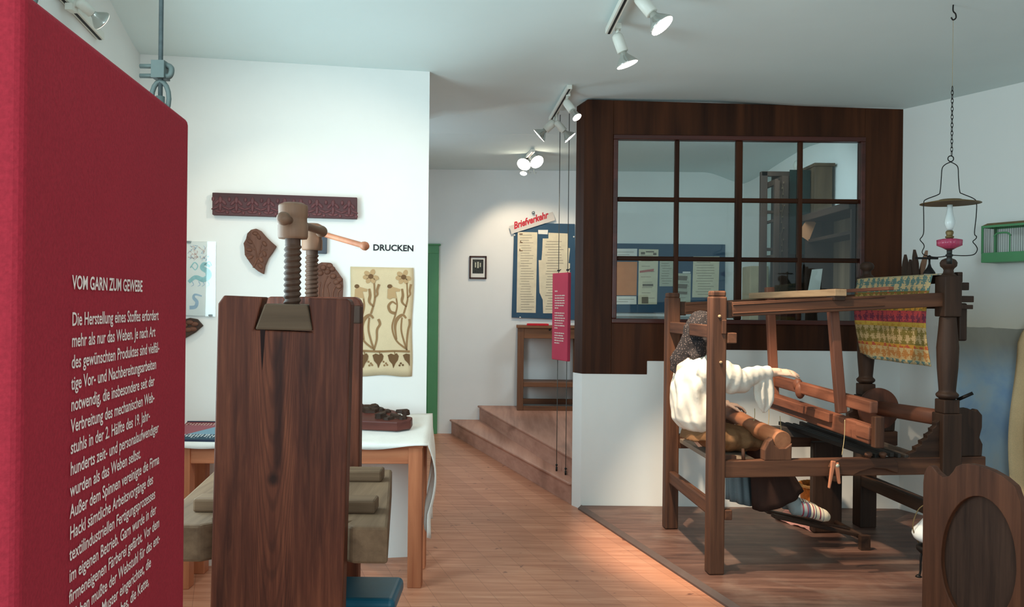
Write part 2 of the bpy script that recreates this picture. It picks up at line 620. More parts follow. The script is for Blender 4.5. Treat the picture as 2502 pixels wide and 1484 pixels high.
def wall(name, a, b_, z0, z1, thick, mat, away):
    """a wall standing on the line a-b, its thickness away from the room"""
    a, b_ = Vector((a[0], a[1], 0)), Vector((b_[0], b_[1], 0))
    off = Vector((away[0], away[1], 0)).normalized() * thick
    q = MB()
    lo = [a + Z3 * z0, b_ + Z3 * z0, b_ + off + Z3 * z0, a + off + Z3 * z0]
    q.hexa(lo, [p + Z3 * (z1 - z0) for p in lo])
    return struct(q.build(name, mat, origin=a))


wall('wall_print', WA - EW * 0.3, WB, 0, 3.12, 0.14, M['plaster'], -NW)
LW = WA - NW * 0 + NW * 3.6
wall('wall_left', WA, LW, 0, 3.12, 0.14, M['plaster'], -EW)
win2 = thing('window_2', None, None, (-1.80, 2.93, 0.9)); win2['kind'] = 'structure'
wx = lambda s_, z_, h_: WA + NW * s_ + EW * h_ + Z3 * z_
s0_, s1_ = 1.10, 2.50
for a_, b__ in (((s0_, 0.90), (s1_, 0.90)), ((s0_, 2.30), (s1_, 2.30)), ((s0_, 1.60), (s1_, 1.60))):
    mbw = MB(); mbw.beam(wx(a_[0], a_[1], 0.012), wx(b__[0], b__[1], 0.012), 0.05, 0.05); mbw.build('window_bar', M['lamp_white'], win2)
for sx_ in (s0_, s1_, (s0_ + s1_) / 2):
    mbw = MB(); mbw.beam(wx(sx_, 0.9, 0.012), wx(sx_, 2.3, 0.012), 0.05, 0.05); mbw.build('window_bar', M['lamp_white'], win2)
# far wall, with the opening of the green door
DX0, DX1, DZ = -1.86, -0.97, 2.13
for nm, x0, x1, z0, z1 in (('wall_far', DX1, 4.2, 0, 3.3), ('wall_far_left', -2.6, DX0, 0, 3.3), ('wall_far_lintel', DX0, DX1, DZ, 3.3)):
    wall(nm, (x0, FARY), (x1, FARY), z0, z1, 0.15, M['plaster'], (0, 1))
wall('wall_stair_left', (-1.9, 5.2), (-2.5, FARY), 0, 3.3, 0.1, M['plaster'], (-1, 0))
# right wall of the loom corner, painted blue below and worn
m, nt, b = new_mat('worn_painted_plaster')
tc = N(nt, 'ShaderNodeTexCoord'); sp = N(nt, 'ShaderNodeSeparateXYZ'); nt.links.new(tc.outputs['Object'], sp.inputs[0])
wob = math_node(nt, 'MULTIPLY', math_node(nt, 'SUBTRACT', noise(nt, tc.outputs['Object'], 3, 3), 0.5), 0.16)
zz = math_node(nt, 'ADD', sp.outputs[2], math_node(nt, 'MULTIPLY', wob, 0.25))
n1 = noise(nt, tc.outputs['Object'], 2.2, 4, 0.6, 0.4)
blue = ramp(nt, n1, [(0.35, lin((142, 172, 204))), (0.5, lin((166, 190, 206))), (0.65, lin((182, 192, 192)))])
grey = ramp(nt, n1, [(0.3, lin((146, 144, 134))), (0.7, lin((178, 174, 160)))])
z3 = math_node(nt, 'MULTIPLY', zz, 1 / 3.0)
low = mixc(nt, ramp(nt, z3, [(0.36, (0, 0, 0)), (0.44, (1, 1, 1))]), blue, grey)
cream = mixc(nt, ramp(nt, z3, [(0.44, (0, 0, 0)), (0.56, (1, 1, 1))]), lin((224, 214, 190)), lin((236, 236, 232)))
painted = mixc(nt, math_node(nt, 'LESS_THAN', zz, 1.42), cream, low)
edge = ramp(nt, math_node(nt, 'ADD', sp.outputs[0], math_node(nt, 'MULTIPLY', wob, 0.1)), [(0.12, (0, 0, 0)), (0.22, (1, 1, 1))])
nt.links.new(mixc(nt, edge, lin((236, 236, 232)), painted), b.inputs['Base Color'])
b.inputs['Roughness'].default_value = 0.9
bump(nt, b, noise(nt, tc.outputs['Object'], 5, 4), 0.12, 0.01)
M['painted'] = m
RA, RB = Vector((2.94, 6.19, 0)), Vector((4.20, 3.76, 0))
ER = (RB - RA).normalized(); NR = Vector((ER.y, -ER.x, 0))
if NR.x > 0:
    NR = -NR
wall('wall_right', RA, RB, 0, 3.12, 0.14, M['painted'], -NR)
wall('wall_office_right', (2.735, FARY), (3.10, 6.32), 0, 3.3, 0.12, M['plaster'], (1, 0))


def DR(u, v, h=0.0):
    return plane_hit(u, v, RA, RB) + NR * h


# partition: low white wall with a stepped top, and the wooden window screen on it
XL = 0.535
x_a, x_b = P(1581, 883, PY).x, P(1668, 870, PY).x
zA, zB, zC = 1.024, 1.126, 1.216
prof = [(XL, 0), (2.95, 0), (2.95, zC), (x_b, zC), (x_b, zB), (x_a, zB), (x_a, zA), (XL, zA)]
mb = MB()
fr_ = [Vector((x, PY, z)) for x, z in prof]
bk_ = [Vector((x - (0.06 if x == XL else 0), PY + 0.115, z)) for x, z in prof]
k = len(prof)
mb.add(fr_ + bk_, [tuple(range(k)), tuple(range(k, 2 * k))[::-1]] + [(i, (i + 1) % k, k + (i + 1) % k, k + i) for i in range(k)])
struct(mb.build('wall_partition', M['plaster'], origin=(XL, PY, 0)))

win = thing('window_1', None, None, (XL, PY, zA))
win['kind'] = 'structure'
gx0, gx1 = P(1508, 560, PY).x, P(2100, 560, PY).x
gz0, gz1 = 1.445, 2.80


def panel(name, prof, y0, y1, mat, parent, bevel=0.004, slant=False):
    q = MB()
    a = [Vector((x, y0, z)) for x, z in prof]
    bb = [Vector((x - (0.055 if (slant and x < XL + 0.001) else 0), y1, z)) for x, z in prof]
    n_ = len(prof)
    q.add(a + bb, [tuple(range(n_)), tuple(range(n_, 2 * n_))[::-1]] + [(i, (i + 1) % n_, n_ + (i + 1) % n_, n_ + i) for i in range(n_)])
    return q.build(name, mat, parent, bevel=bevel)


TOPL, TOPR = 3.10, 3.055
fw = 0.035
y0, y1 = PY - 0.004, PY + 0.10
tl = lambda x: TOPL + (TOPR - TOPL) * (x - XL) / (2.95 - XL)
panel('left_boards', [(XL, zA), (gx0 - fw, zA), (gx0 - fw, tl(gx0)), (XL + 0.02, tl(XL)), (XL, tl(XL) - 0.03)], y0, y1, W_frame('Z'), win, slant=True)
panel('right_boards', [(gx1 + fw, zC), (2.945, zC), (2.945, tl(2.945)), (gx1 + fw, tl(gx1))], y0, y1, W_frame('Z'), win)
panel('top_boards', [(gx0 - fw, gz1 + fw), (gx1 + fw, gz1 + fw), (gx1 + fw, tl(gx1)), (gx0 - fw, tl(gx0))], y0, y1, W_frame('Z'), win)
panel('bottom_boards', [(gx0 - fw, zA), (x_a, zA), (x_a, zB), (x_b, zB), (x_b, zC), (gx1 + fw, zC), (gx1 + fw, gz0 - fw), (gx0 - fw, gz0 - fw)], y0, y1, W_frame('Z'), win)
mb = MB()
for (x0, x1, z0, z1) in ((gx0 - fw, gx1 + fw, gz1, gz1 + fw), (gx0 - fw, gx1 + fw, gz0 - fw, gz0), (gx0 - fw, gx0, gz0, gz1), (gx1, gx1 + fw, gz0, gz1)):
    mb.box(((x0 + x1) / 2, PY + 0.02, (z0 + z1) / 2), (x1 - x0, 0.075, z1 - z0))
sash = mb.build('sash', wood('sash_wood', (52, 22, 18), (92, 44, 34), 'X', 26, 0.4, 0.4), win, bevel=0.006)
us = [1655, 1807, 1957]
cxs = [P(u, 420, PY).x for u in us]
rzs = [P(1805, 489, PY).z, P(1805, 634, PY).z]
wds = [0.034, 0.052, 0.034]
for cx, w_ in zip(cxs, wds):
    mb = MB(); mb.box((cx, PY + 0.025, (gz0 + gz1) / 2), (w_, 0.045, gz1 - gz0))
    mb.build('muntin', W_frame('Z'), win, bevel=0.008)
for rz in rzs:
    mb = MB(); mb.box(((gx0 + gx1) / 2, PY + 0.027, rz), (gx1 - gx0, 0.035, 0.034))
    mb.build('muntin', W_frame('X'), win, bevel=0.008)
xe = [gx0] + cxs + [gx1]
ze = [gz0] + rzs[::-1] + [gz1]
for i in range(4):
    for j in range(3):
        mb = MB()
        mb.box(((xe[i] + xe[i + 1]) / 2, PY + 0.03, (ze[j] + ze[j + 1]) / 2), (xe[i + 1] - xe[i], 0.004, ze[j + 1] - ze[j]))
        mb.build('pane', M['glass'], win)

# steps up to the office
def W_step(ax): return wood('step_wood', (158, 110, 92), (202, 156, 136), ax, 18, 0.5, 0.3, 0.1, 0.5)
mb = MB()
p0, p1 = Vector((-0.702, 9.69, 0)), ST1 - SD * 0.02
q0 = Vector((2.7, 9.69, 0)); q1 = Vector((2.86, 6.32, 0))
lo = [p0, p1, q1, q0]
mb.hexa(lo, [p + Z3 * 0.150 for p in lo])
struct(mb.build('floor_step_lower', W_step('Y'), origin=p0))
mb = MB()
n0, n1_ = p0 - SN * 0.025, p1 - SN * 0.025
lo = [n0 + Z3 * 0.150, n1_ + Z3 * 0.150, q1 + Z3 * 0.150, q0 + Z3 * 0.150]
mb.hexa(lo, [p + Z3 * 0.022 for p in lo])
struct(mb.build('floor_step_tread', W_step('Y'), origin=p0, bevel=0.008))
s0 = Vector((-0.372, 9.69, 0)); s1 = Vector((0.535, 6.32, 0))
mb = MB()
lo = [s0 + Z3 * 0.172, s1 + Z3 * 0.172, q1 + Z3 * 0.172, q0 + Z3 * 0.172]
mb.hexa(lo, [p + Z3 * 0.146 for p in lo])
struct(mb.build('floor_step_upper', W_step('Y'), origin=s0))
mb = MB()
t0, t1 = s0 - SN * 0.025, s1 - SN * 0.012
lo = [t0 + Z3 * 0.318, t1 + Z3 * 0.318, q1 + Z3 * 0.318, q0 + Z3 * 0.318]
mb.hexa(lo, [p + Z3 * 0.022 for p in lo])
struct(mb.build('floor_office', W_step('Y'), origin=s0, bevel=0.008))

# the loom's low platform
m, nt, b = new_mat('worn_dark_boards')
v = coords(nt, (0.10, 1, 1))
g1 = noise(nt, v, 20, 5, 0.6, 0.4)
g2 = noise(nt, coords(nt), 3, 4, 0.6, 0.5)
c = ramp(nt, g1, [(0.3, lin((72, 48, 40))), (0.5, lin((98, 68, 57))), (0.72, lin((124, 92, 78)))])
c = mixc(nt, ramp(nt, g2, [(0.5, (0, 0, 0)), (0.75, (0.35, 0.35, 0.35))]), c, lin((150, 132, 118)))
nt.links.new(c, b.inputs['Base Color'])
b.inputs['Roughness'].default_value = 0.5
bump(nt, b, g1, 0.1, 0.003)
M['platform'] = m
PZ = 0.03
a0, a1 = Vector((0.541, 6.185, 0)), Vector((1.86, 1.86, 0))
mb = MB()
lo = [a0, a1, Vector((4.0, 1.86, 0)), Vector((4.18, 3.74, 0)), Vector((2.93, 6.185, 0))]
mb.prism(lo, Z3 * PZ)
struct(mb.build('floor_platform', M['platform'], origin=a0, bevel=0.004))
mb = MB()
d_ = (a1 - a0).normalized(); n_ = Vector((d_.y, -d_.x, 0))
if n_.x > 0: n_ = -n_
lo = [a0 + n_ * 0.001, a1 + n_ * 0.001, a1 + n_ * 0.028, a0 + n_ * 0.028]
mb.hexa(lo, [lo[0] + Z3 * 0.034, lo[1] + Z3 * 0.034, lo[2] + Z3 * 0.012, lo[3] + Z3 * 0.012])
struct(mb.build('trim_1', plain('platform_edge', (96, 78, 70), 0.5), origin=a0))

# green door in the far wall
door = thing('door_1', None, None, (DX1, FARY, 0)); door['kind'] = 'structure'
for x in (DX0, DX1):
    sgn = 1 if x == DX1 else -1
    q = MB(); q.box((x + sgn * 0.04, FARY - 0.02, DZ / 2 + 0.03), (0.12, 0.05, DZ + 0.06))
    q.box((x - sgn * 0.03, FARY + 0.05, DZ / 2), (0.04, 0.16, DZ))
    q.build('door_jamb', M['green_paint'], door, bevel=0.006)
q = MB(); q.box(((DX0 + DX1) / 2, FARY - 0.022, DZ + 0.05), (DX1 - DX0 + 0.2, 0.054, 0.10))
q.box(((DX0 + DX1) / 2, FARY - 0.03, DZ + 0.105), (DX1 - DX0 + 0.24, 0.07, 0.02))
q.build('door_head', M['green_paint'], door, bevel=0.006)
q = MB(); q.box(((DX0 + DX1) / 2, FARY + 0.06, DZ / 2), (DX1 - DX0 - 0.1, 0.04, DZ - 0.01))
for zc, hh in ((0.5, 0.7), (1.5, 0.95)):
    q.box(((DX0 + DX1) / 2, FARY + 0.036, zc), (DX1 - DX0 - 0.4, 0.02, hh))
q.build('door_leaf', M['green_paint'], door, bevel=0.005)

# ------------------------------------------------------------------ hanging text panels
def greek(q, fn, x0, x1, hgt):
    x = x0
    while x < x1 - 0.008:
        w_ = min(random.uniform(0.012, 0.04), x1 - x)
        q.poly([fn(x, 0, 0), fn(x + w_, 0, 0), fn(x + w_, hgt * random.uniform(0.75, 1.0), 0), fn(x, hgt, 0)])
        x += w_ + 0.005


def text_panel(label, near, far, z0, z1, thick, mat, group, lines, title, size, left, top, cable_top, floor_z=None, cables=((0.08, 0.0), (0.86, 0.0)), pitch=None, xs=0.8):
    """a board hung on two cables; near, far: ends of its printed face in plan"""
    near, far = Vector((near[0], near[1], 0)), Vector((far[0], far[1], 0))
    e = (far - near); w = e.length; e.normalize()
    n = Vector((e.y, -e.x, 0))                                  # printed side
    root = thing('text_panel', label, 'text panel', near + e * (w / 2) - n * thick / 2 + Z3 * z0, 0, group)
    q = MB()
    lo = [near, far, far - n * thick, near - n * thick]
    q.hexa([p + Z3 * z0 for p in lo], [p + Z3 * z1 for p in lo])
    q.build('board', mat, root, bevel=thick * 0.22, seg=4)
    q = MB()
    put = lambda x, y, h: near + e * (left + x) + Z3 * (top + y) + n * 0.0012
    if isinstance(title, str):
        q.text(title, lambda x, y, h: put(x, y, h), size * 1.02, bold=size * 0.02, xs=xs)
    else:                                                       # too small to read: rows of tiny word marks
        greek(q, put, 0.0, title * (w - left - 0.04), 0.012)
    q.build('heading', M['letter_white'], root)
    q = MB()
    for i, ln in enumerate(lines):
        if not ln and q.v:                                      # end of a paragraph
            q.build('body_text', M['letter_white'], root); q = MB()
        if ln and not isinstance(ln, str):
            greek(q, lambda x, y, h, i=i: put(x, y - pitch * (1.72 + i), h), 0.0, ln * (w - left - 0.045), 0.0095)
        elif ln:
            q.text(ln, lambda x, y, h, i=i: put(x, y - pitch * (1.72 + i), h), size, bold=size * 0.012, xs=xs, shear=0.0)
    q.build('body_text', M['letter_white'], root)
    for f_, _ in cables:
        c = near + e * (w * f_) - n * thick / 2
        q = MB(); q.tube([c + Z3 * (z1 - 0.01), c + Z3 * (z1 + 0.06), c + Z3 * cable_top], 0.0022 if floor_z is None else 0.003, 8)
        q.build('cable', M['rope_grey'] if floor_z is None else M['wire'], root)
        q = MB()
        if floor_z is None:
            cz = z1 + 0.036
            q.box(c + Z3 * cz, (0.012, 0.014, 0.016))
            q.tube([c + Z3 * (cz + 0.004) - Vector((0.019, 0, 0)), c + Z3 * (cz + 0.004) + Vector((0.004, 0, 0))], 0.0022, 8)
            q.tube([c + Z3 * (cz - 0.005) - Vector((0.019, 0, 0)), c + Z3 * (cz - 0.005) + Vector((0.004, 0, 0))], 0.0022, 8)
            q.tube(curve([c + Vector((0.002, 0, cz + 0.006)), c + Vector((0.011, -0.003, cz + 0.002)), c + Vector((0.010, -0.004, cz - 0.006)), c + Vector((0.001, 0, cz - 0.004))]), 0.0026, 8)
            ring = [c + Vector((0.008 * math.cos(a), 0, z1 + 0.010 + 0.016 * math.sin(a))) for a in [i * math.pi / 8 for i in range(16)]]
            q.tube(ring, 0.0024, 8, closed=True)
            q.lathe([(0.008, 0), (0.008, 0.004), (0.004, 0.006), (0.004, 0.012)], c + Z3 * z1, n=14)
        else:
            q.box(c + Z3 * (z1 + 0.02), (0.022, 0.022, 0.014)); q.tube([c + Z3 * (z1 + 0.02), c + Vector((0.02, 0, z1 + 0.03))], 0.004, 6)
        q.build('cable_clamp', M['zinc'] if floor_z is None else M['dark_metal'], root)
        if floor_z is not None:
            q = MB(); q.tube([c + Z3 * (z0 + 0.01), c + Z3 * floor_z], 0.003, 6)
            q.build('lower_cable', M['wire'], root)
            q = MB(); q.tube([c + Z3 * floor_z, c + Z3 * (floor_z + 0.035)], 0.008, 8); q.ball(c + Z3 * (floor_z + 0.05), 0.010, 8)
            q.build('floor_anchor', M['dark_metal'], root)
    return root


big_lines = ['Die Herstellung eines Stoffes erfordert', 'mehr als nur das Weben. Je nach Art', 'des gewünschten Produktes sind vielfäl-',
             'tige Vor- und Nachbereitungsarbeiten', 'notwendig, die insbesondere seit der', 'Verbreitung des mechanischen Web-',
             'stuhls in der 2. Hälfte des 19. Jahr-', 'hunderts zeit- und personalaufwendiger', 'wurden als das Weben selbst.',
             'Außer dem Spinnen vereinigte die Firma', 'Hackl sämtliche Arbeitsvorgänge des', 'textilindustriellen Fertigungsprozesses',
             'im eigenen Betrieb. Garn wurde in der', 'firmeneigenen Färberei gefärbt. Vor dem', 'Weben mußte der Webstuhl für das ent-',
             'sprechende Muster eingerichtet, die', 'Kettfäden des Gewebes, die Kette,', 'und das Schußgarn gespult', 'werden, die']
pn, pf = P(47, 742, 0.462), P(459, 742, 0.80)
ztop = P(459, 292, 0.80).z
pe = (Vector((pf.x, pf.y, 0)) - Vector((pn.x, pn.y, 0))); pw = pe.length
tl0 = plane_hit(172, 706, pn, pf)
l1 = plane_hit(168, 782, pn, pf); l13 = plane_hit(161, 1414, pn, pf)
pitch = (l1.z - l13.z) / 12
left = (Vector((tl0.x, tl0.y, 0)) - Vector((pn.x, pn.y, 0))).length
text_panel('large dark red hanging text panel in the left foreground, headed Vom Garn zum Gewebe', pn, pf, ztop - 0.72, ztop, 0.032, M['red'], None,
           big_lines, 'VOM GARN ZUM GEWEBE', pitch * 0.90, left, tl0.z, ceil_z(-0.4, 0.7) - ztop + ztop, None, ((0.10, 0), (0.885, 0)), pitch, 0.90)
q0_, q1_ = P(1349, 742, 6.82), P(1387, 742, 6.56)
zt, zb = P(1368, 667, 6.69).z, P(1368, 881, 6.69).z
text_panel('small pink-red text panel hung on thin wires above the steps, beside the tall desk', q0_, q1_, zb, zt, 0.030, M['pink_red'], None,
           [0.98, 0.92, 1.0, 0.96, 0.9, 0.4, 0.0, 0.97, 0.9, 1.0, 0.93, 0.85, 0.98, 0.3, 0.0, 0.96, 0.9, 0.98, 0.94, 0.55], 0.25, 0.026, 0.052, zt - 0.155, 3.11, 0.172, ((0.30, 0), (0.88, 0)), 0.0205, 0.72)

# ------------------------------------------------------------------ wooden press with two screws
D1, D2 = 2.50, 3.40
press = thing('wooden_press', 'tall dark wooden press with two threaded screws, standing in front of the printing table', 'press', (-0.70, 2.9, 0))


def plank(name, pts, d, thick, mat, bevel=0.006):
    q = MB()
    q.prism([P(u, v, d) for u, v in pts], (0, thick, 0))
    return q.build(name, mat, press, bevel=bevel)


# front upright: a chamfered plank, a dovetail notch cut into its top; it runs down to the floor
def foot(u, v, u2, v2, d, z=0.0):
    a_, b__ = P(u, v, d), P(u2, v2, d)
    t = (z - a_.z) / (b__.z - a_.z)
    return a_ + (b__ - a_) * t


def front_plank_wood():
    m, nt, b = new_mat('front_plank_wood')
    v = coords(nt, (1, 1, 0.06))
    fine = noise(nt, v, 70, 6, 0.62, 0.4)
    broad = noise(nt, v, 11, 3, 0.5, 0.9)
    tc_ = N(nt, 'ShaderNodeTexCoord'); sp_ = N(nt, 'ShaderNodeSeparateXYZ'); nt.links.new(tc_.outputs['Object'], sp_.inputs[0])
    k = P(668, 1172, D1); kx, kz = k.x + 0.70, k.z
    dx = math_node(nt, 'SUBTRACT', sp_.outputs[0], kx); dz = math_node(nt, 'SUBTRACT', sp_.outputs[2], kz)
    # flames of the grain: parabolas that run down from the knot
    par = math_node(nt, 'ADD', math_node(nt, 'MULTIPLY', math_node(nt, 'ABSOLUTE', dx), math_node(nt, 'MULTIPLY', math_node(nt, 'ABSOLUTE', dx), 26.0)), math_node(nt, 'MULTIPLY', dz, -0.16))
    wav = math_node(nt, 'SINE', math_node(nt, 'MULTIPLY', math_node(nt, 'ADD', par, math_node(nt, 'MULTIPLY', noise(nt, coords(nt, (1, 1, 0.3)), 6, 3), 0.06)), 330.0))
    flame = math_node(nt, 'MULTIPLY', math_node(nt, 'MULTIPLY', ramp(nt, wav, [(0.0, (0, 0, 0)), (0.9, (1, 1, 1))]), 0.34), ramp(nt, math_node(nt, 'ABSOLUTE', dx), [(0.03, (1, 1, 1)), (0.13, (0.25, 0.25, 0.25))]))
    dk, md, lt = lin((54, 22, 13)), lin((90, 45, 30)), lin((130, 72, 48))
    c = mixc(nt, 0.5, ramp(nt, fine, [(0.3, dk), (0.5, md), (0.72, lt)]), ramp(nt, broad, [(0.32, tuple(x * 0.5 for x in dk)), (0.5, md), (0.68, lt)]))
    c = mixc(nt, flame, c, lin((34, 13, 8)))
    # dark heart streak above the knot, and the knot
    stx = math_node(nt, 'ABSOLUTE', math_node(nt, 'SUBTRACT', dx, 0.012))
    streak = math_node(nt, 'MULTIPLY', ramp(nt, stx, [(0.008, (0.7, 0.7, 0.7)), (0.022, (0, 0, 0))]), ramp(nt, dz, [(0.0, (0, 0, 0)), (0.05, (1, 1, 1)), (0.42, (1, 1, 1)), (0.47, (0, 0, 0))]))
    c = mixc(nt, streak, c, lin((38, 14, 8)))
    kd = math_node(nt, 'SQRT', math_node(nt, 'ADD', math_node(nt, 'MULTIPLY', dx, dx), math_node(nt, 'MULTIPLY', math_node(nt, 'MULTIPLY', dz, dz), 0.7)))
    knot = ramp(nt, math_node(nt, 'ADD', kd, math_node(nt, 'MULTIPLY', math_node(nt, 'SUBTRACT', fine, 0.5), 0.012)), [(0.008, (0.85, 0.85, 0.85)), (0.024, (0, 0, 0))])
    c = mixc(nt, knot, c, lin((24, 9, 6)))
    nt.links.new(c, b.inputs['Base Color'])
    b.inputs['Roughness'].default_value = 0.5; b.inputs['Specular IOR Level'].default_value = 0.22
    bump(nt, b, fine, 0.4, 0.004)
    return m


fl, frt = foot(532, 760, 513, 1484, D1), foot(856, 760, 836, 1484, D1)
pts = [P(532, 742, D1), P(546, 722, D1), P(642, 726, D1), P(620, 806, D1), P(764, 812, D1), P(752, 728, D1), P(846, 730, D1), P(853, 734, D1), P(857, 745, D1), frt, fl]
q = MB(); q.prism(pts, (0, 0.062, 0)); q.build('front_upright', front_plank_wood(), press, bevel=0.005)
rl, rr = foot(648, 760, 644, 1484, D2), foot(881, 760, 874, 1484, D2)
pts = [P(645, 740, D2), P(651, 729, D2), P(660, 725, D2), P(866, 726, D2), P(876, 731, D2), P(882, 745, D2), rr, rl]
q = MB(); q.prism(pts, (0, 0.062, 0)); q.build('rear_upright', W_press('Z'), press, bevel=0.006)
# dovetailed head blocks that carry the screws
q = MB(); q.prism([P(646, 742, D1 - 0.004), P(750, 745, D1 - 0.004), P(763, 809, D1 - 0.004), P(622, 806, D1 - 0.004)], (0, 0.13, 0))
q.build('head_block', wood('head_block_wood', (70, 54, 42), (118, 96, 76), 'X', 24, 0.75, 0.2, 0.3, 0.6), press, bevel=0.006)
q = MB(); q.prism([P(690, 742, D2 - 0.03), P(800, 745, D2 - 0.03), P(812, 800, D2 - 0.03), P(680, 800, D2 - 0.03)], (0, 0.13, 0))
q.build('head_block', wood('head_block_wood', (70, 54, 42), (118, 96, 76), 'X', 24, 0.75, 0.2, 0.3, 0.6), press, bevel=0.006)
q = MB(); q.box(P(874, 769, D2 + 0.02), (0.035, 0.05, 0.075)); q.box(P(878, 752, D2 + 0.02), (0.02, 0.04, 0.03)); q.box(P(878, 785, D2 + 0.02), (0.02, 0.04, 0.03))
q.build('wedge', W_old('Z'), press, bevel=0.006)
# long crack and a dark knot in the front plank
q = MB()
cr = [(636, 806), (648, 806), (645, 850), (642, 890), (640, 905), (638, 870)]
q.prism([P(u, v, D1 - 0.0006) for u, v in cr], (0, 0.002, 0))
q.build('crack', plain('crack_shadowless_dark', (34, 18, 16), 0.9), press)


def screw(cu, d, v_head_top, v_head_bot, v_end, r, rh, bar0, bar1, rb):
    c = P(cu, 742, d)
    z0, z1, ze = P(cu, v_head_bot, d).z, P(cu, v_head_top, d).z, P(cu, v_end, d).z
    q = MB()
    turns = (z0 - ze) / 0.0185
    prof = []
    # helical thread: rings of a shaft whose radius follows the thread
    n, k = 28, int(turns * 12)
    grid = []
    for i in range(k + 1):
        z = ze + (z0 - ze) * i / k
        row = []
        for j in range(n + 1):
            a = 2 * math.pi * j / n
            ph = ((z - ze) / 0.0185 - j / n) % 1.0
            tri = 1 - abs(2 * ph - 1)
            rr_ = r * (0.79 + 0.25 * tri ** 0.8)
            if z > z0 - 0.02: rr_ = r * 0.9
            row.append(Vector((c.x + rr_ * math.cos(a), c.y + rr_ * math.sin(a), z)))
        grid.append(row)
    q.sheet(grid)
    q.build('screw_thread', W_thread('Z'), press)
    h = z1 - z0
    q = MB()
    q.lathe([(r * 1.1, 0), (rh * 0.93, 0.0), (rh, h * 0.06), (rh * 1.0, h * 0.36), (rh * 0.94, h * 0.40), (rh * 0.93, h * 0.50), (rh * 0.92, h * 0.56), (rh * 0.97, h * 0.60), (rh * 0.98, h * 0.88), (rh * 0.94, h * 0.92), (rh * 0.6, h * 0.98), (0.001, h)], (c.x, c.y, z0), n=36)
    hd = q.build('screw_head', W_screw('Z'), press)
    q = MB()
    b0, b1 = Vector(bar0), Vector(bar1)
    dd = (b1 - b0).normalized()
    L_ = (b1 - b0).length
    q.lathe([(0.001, -rb * 1.0), (rb * 1.0, -rb * 0.9), (rb * 1.5, -rb * 0.2), (rb * 1.55, rb * 0.6), (rb * 1.3, rb * 1.5), (rb, rb * 2.0), (rb * 0.95, L_ * 0.5), (rb, L_ - rb * 2), (rb * 1.3, L_ - rb * 1.5), (rb * 1.55, L_ - rb * 0.6), (rb * 1.5, L_ + rb * 0.2), (rb, L_ + rb * 0.9), (0.001, L_ + rb)], b0, dd, n=20)
    bm_ = W_bar('Z') if cu > 740 else W_screw('Y')
    q.build('turning_bar', bm_, press)


screw(714, D1 + 0.06, 494, 584, 770, 0.0265, 0.0462, P(692, 534, D1 - 0.04), P(786, 566, D1 + 0.42), 0.0135)
screw(761, D2 + 0.06, 545, 612, 770, 0.0275, 0.0430, P(706, 548, D2 + 0.16), P(893, 602, D2 - 0.08), 0.0118)
# the bench between the uprights
def bz(u, v): return P(u, v, D1 + 0.04).z
zb1 = P(946, 1288, D1 + 0.05).z
zb0 = zb1 - 0.118
L0, L1, R0, R1 = P(377, 1290, D1 + 0.05), P(531, 1150, D2 + 0.03), P(948, 1288, D1 + 0.05), P(958, 1152, D2 + 0.03)
for nm, a_, b__, sgn in (('bench_plank', (L0.x, L0.y), (L1.x, L1.y), -1), ('bench_plank', (R0.x, R0.y), (R1.x, R1.y), 1)):
    q = MB()
    ncut = P(514, 1300, D1 + 0.05).x if sgn < 0 else P(838, 1300, D1 + 0.05).x
    fcut = (L1.x + R1.x) / 2
    xs0 = (a_[0], ncut + 0.0 * sgn)
    lo = [Vector((a_[0], a_[1], zb0)), Vector((ncut - 0.02 * sgn, a_[1], zb0)), Vector((fcut - 0.001 * sgn * -1, b__[1], zb0)), Vector((b__[0], b__[1], zb0))]
    q.prism([Vector((a_[0], a_[1], zb0)), Vector((ncut + 0.03 * sgn, a_[1], zb0)), Vector((ncut - 0.004 * sgn, a_[1] + 0.03, zb0)), Vector((ncut + 0.012 * sgn, a_[1] + 0.075, zb0)), Vector((fcut + 0.001 * sgn, a_[1] + 0.08, zb0)), Vector((fcut + 0.001 * sgn, b__[1], zb0)), Vector((b__[0], b__[1], zb0))], Z3 * 0.118)
    q.build(nm, W_bench('Y'), press, bevel=0.010)
for y_, ua, ub, va, h_ in ((D1 + 0.20, 470, 916, 1284, 0.045), (D2 - 0.22, 560, 932, 1188, 0.045)):
    q = MB()
    xa, xb = P(ua, va, y_).x, P(ub, va, y_).x
    q.box(((xa + xb) / 2, y_ + 0.04, zb1 + h_ / 2), (xb - xa, 0.085, h_))
    q.build('cross_rail', W_bench('X'), press, bevel=0.008)

# teal stool, only its seat edge shows below the press
st_c = P(880, 1461, 2.92)
stool = thing('stool', 'low stool with a teal blue padded seat at the foot of the press', 'stool', (st_c.x, 3.02, 0))
q = MB()
x1_ = P(966, 1470, 2.92).x
q.box((x1_ - 0.19, 3.03, st_c.z - 0.03), (0.38, 0.26, 0.06))
q.build('seat', M['leather_teal'], stool, bevel=0.022, seg=4)
for sx in (-0.15, 0.15):
    for sy in (-0.09, 0.09):
        q = MB(); q.tube([(x1_ - 0.19 + sx * 1.1, 3.03 + sy * 1.15, 0), (x1_ - 0.19 + sx, 3.03 + sy, st_c.z - 0.05)], 0.014, 10)
        q.build('leg', W_old('Z'), stool)

# ------------------------------------------------------------------ printing table with its cloth
tA, tB = Vector((-1.80, 4.355, 0)), Vector((-0.452, 4.415, 0))
te = (tB - tA).normalized(); tn = Vector((te.y, -te.x, 0))           # towards the camera
TZ = P(960, 1086, 4.42).z
table = thing('table', 'long pine table along the print wall, behind the press', 'table', (tA + tB) / 2 + Vector((0, 0.25, 0)), math.atan2(te.y, te.x))


TILT = 0.205                                                          # the top rises towards the wall


def tp(s, d, z): return tA + te * s - tn * d + Z3 * z


def tq(s, d, z): return tp(s, d, z + TILT * d)


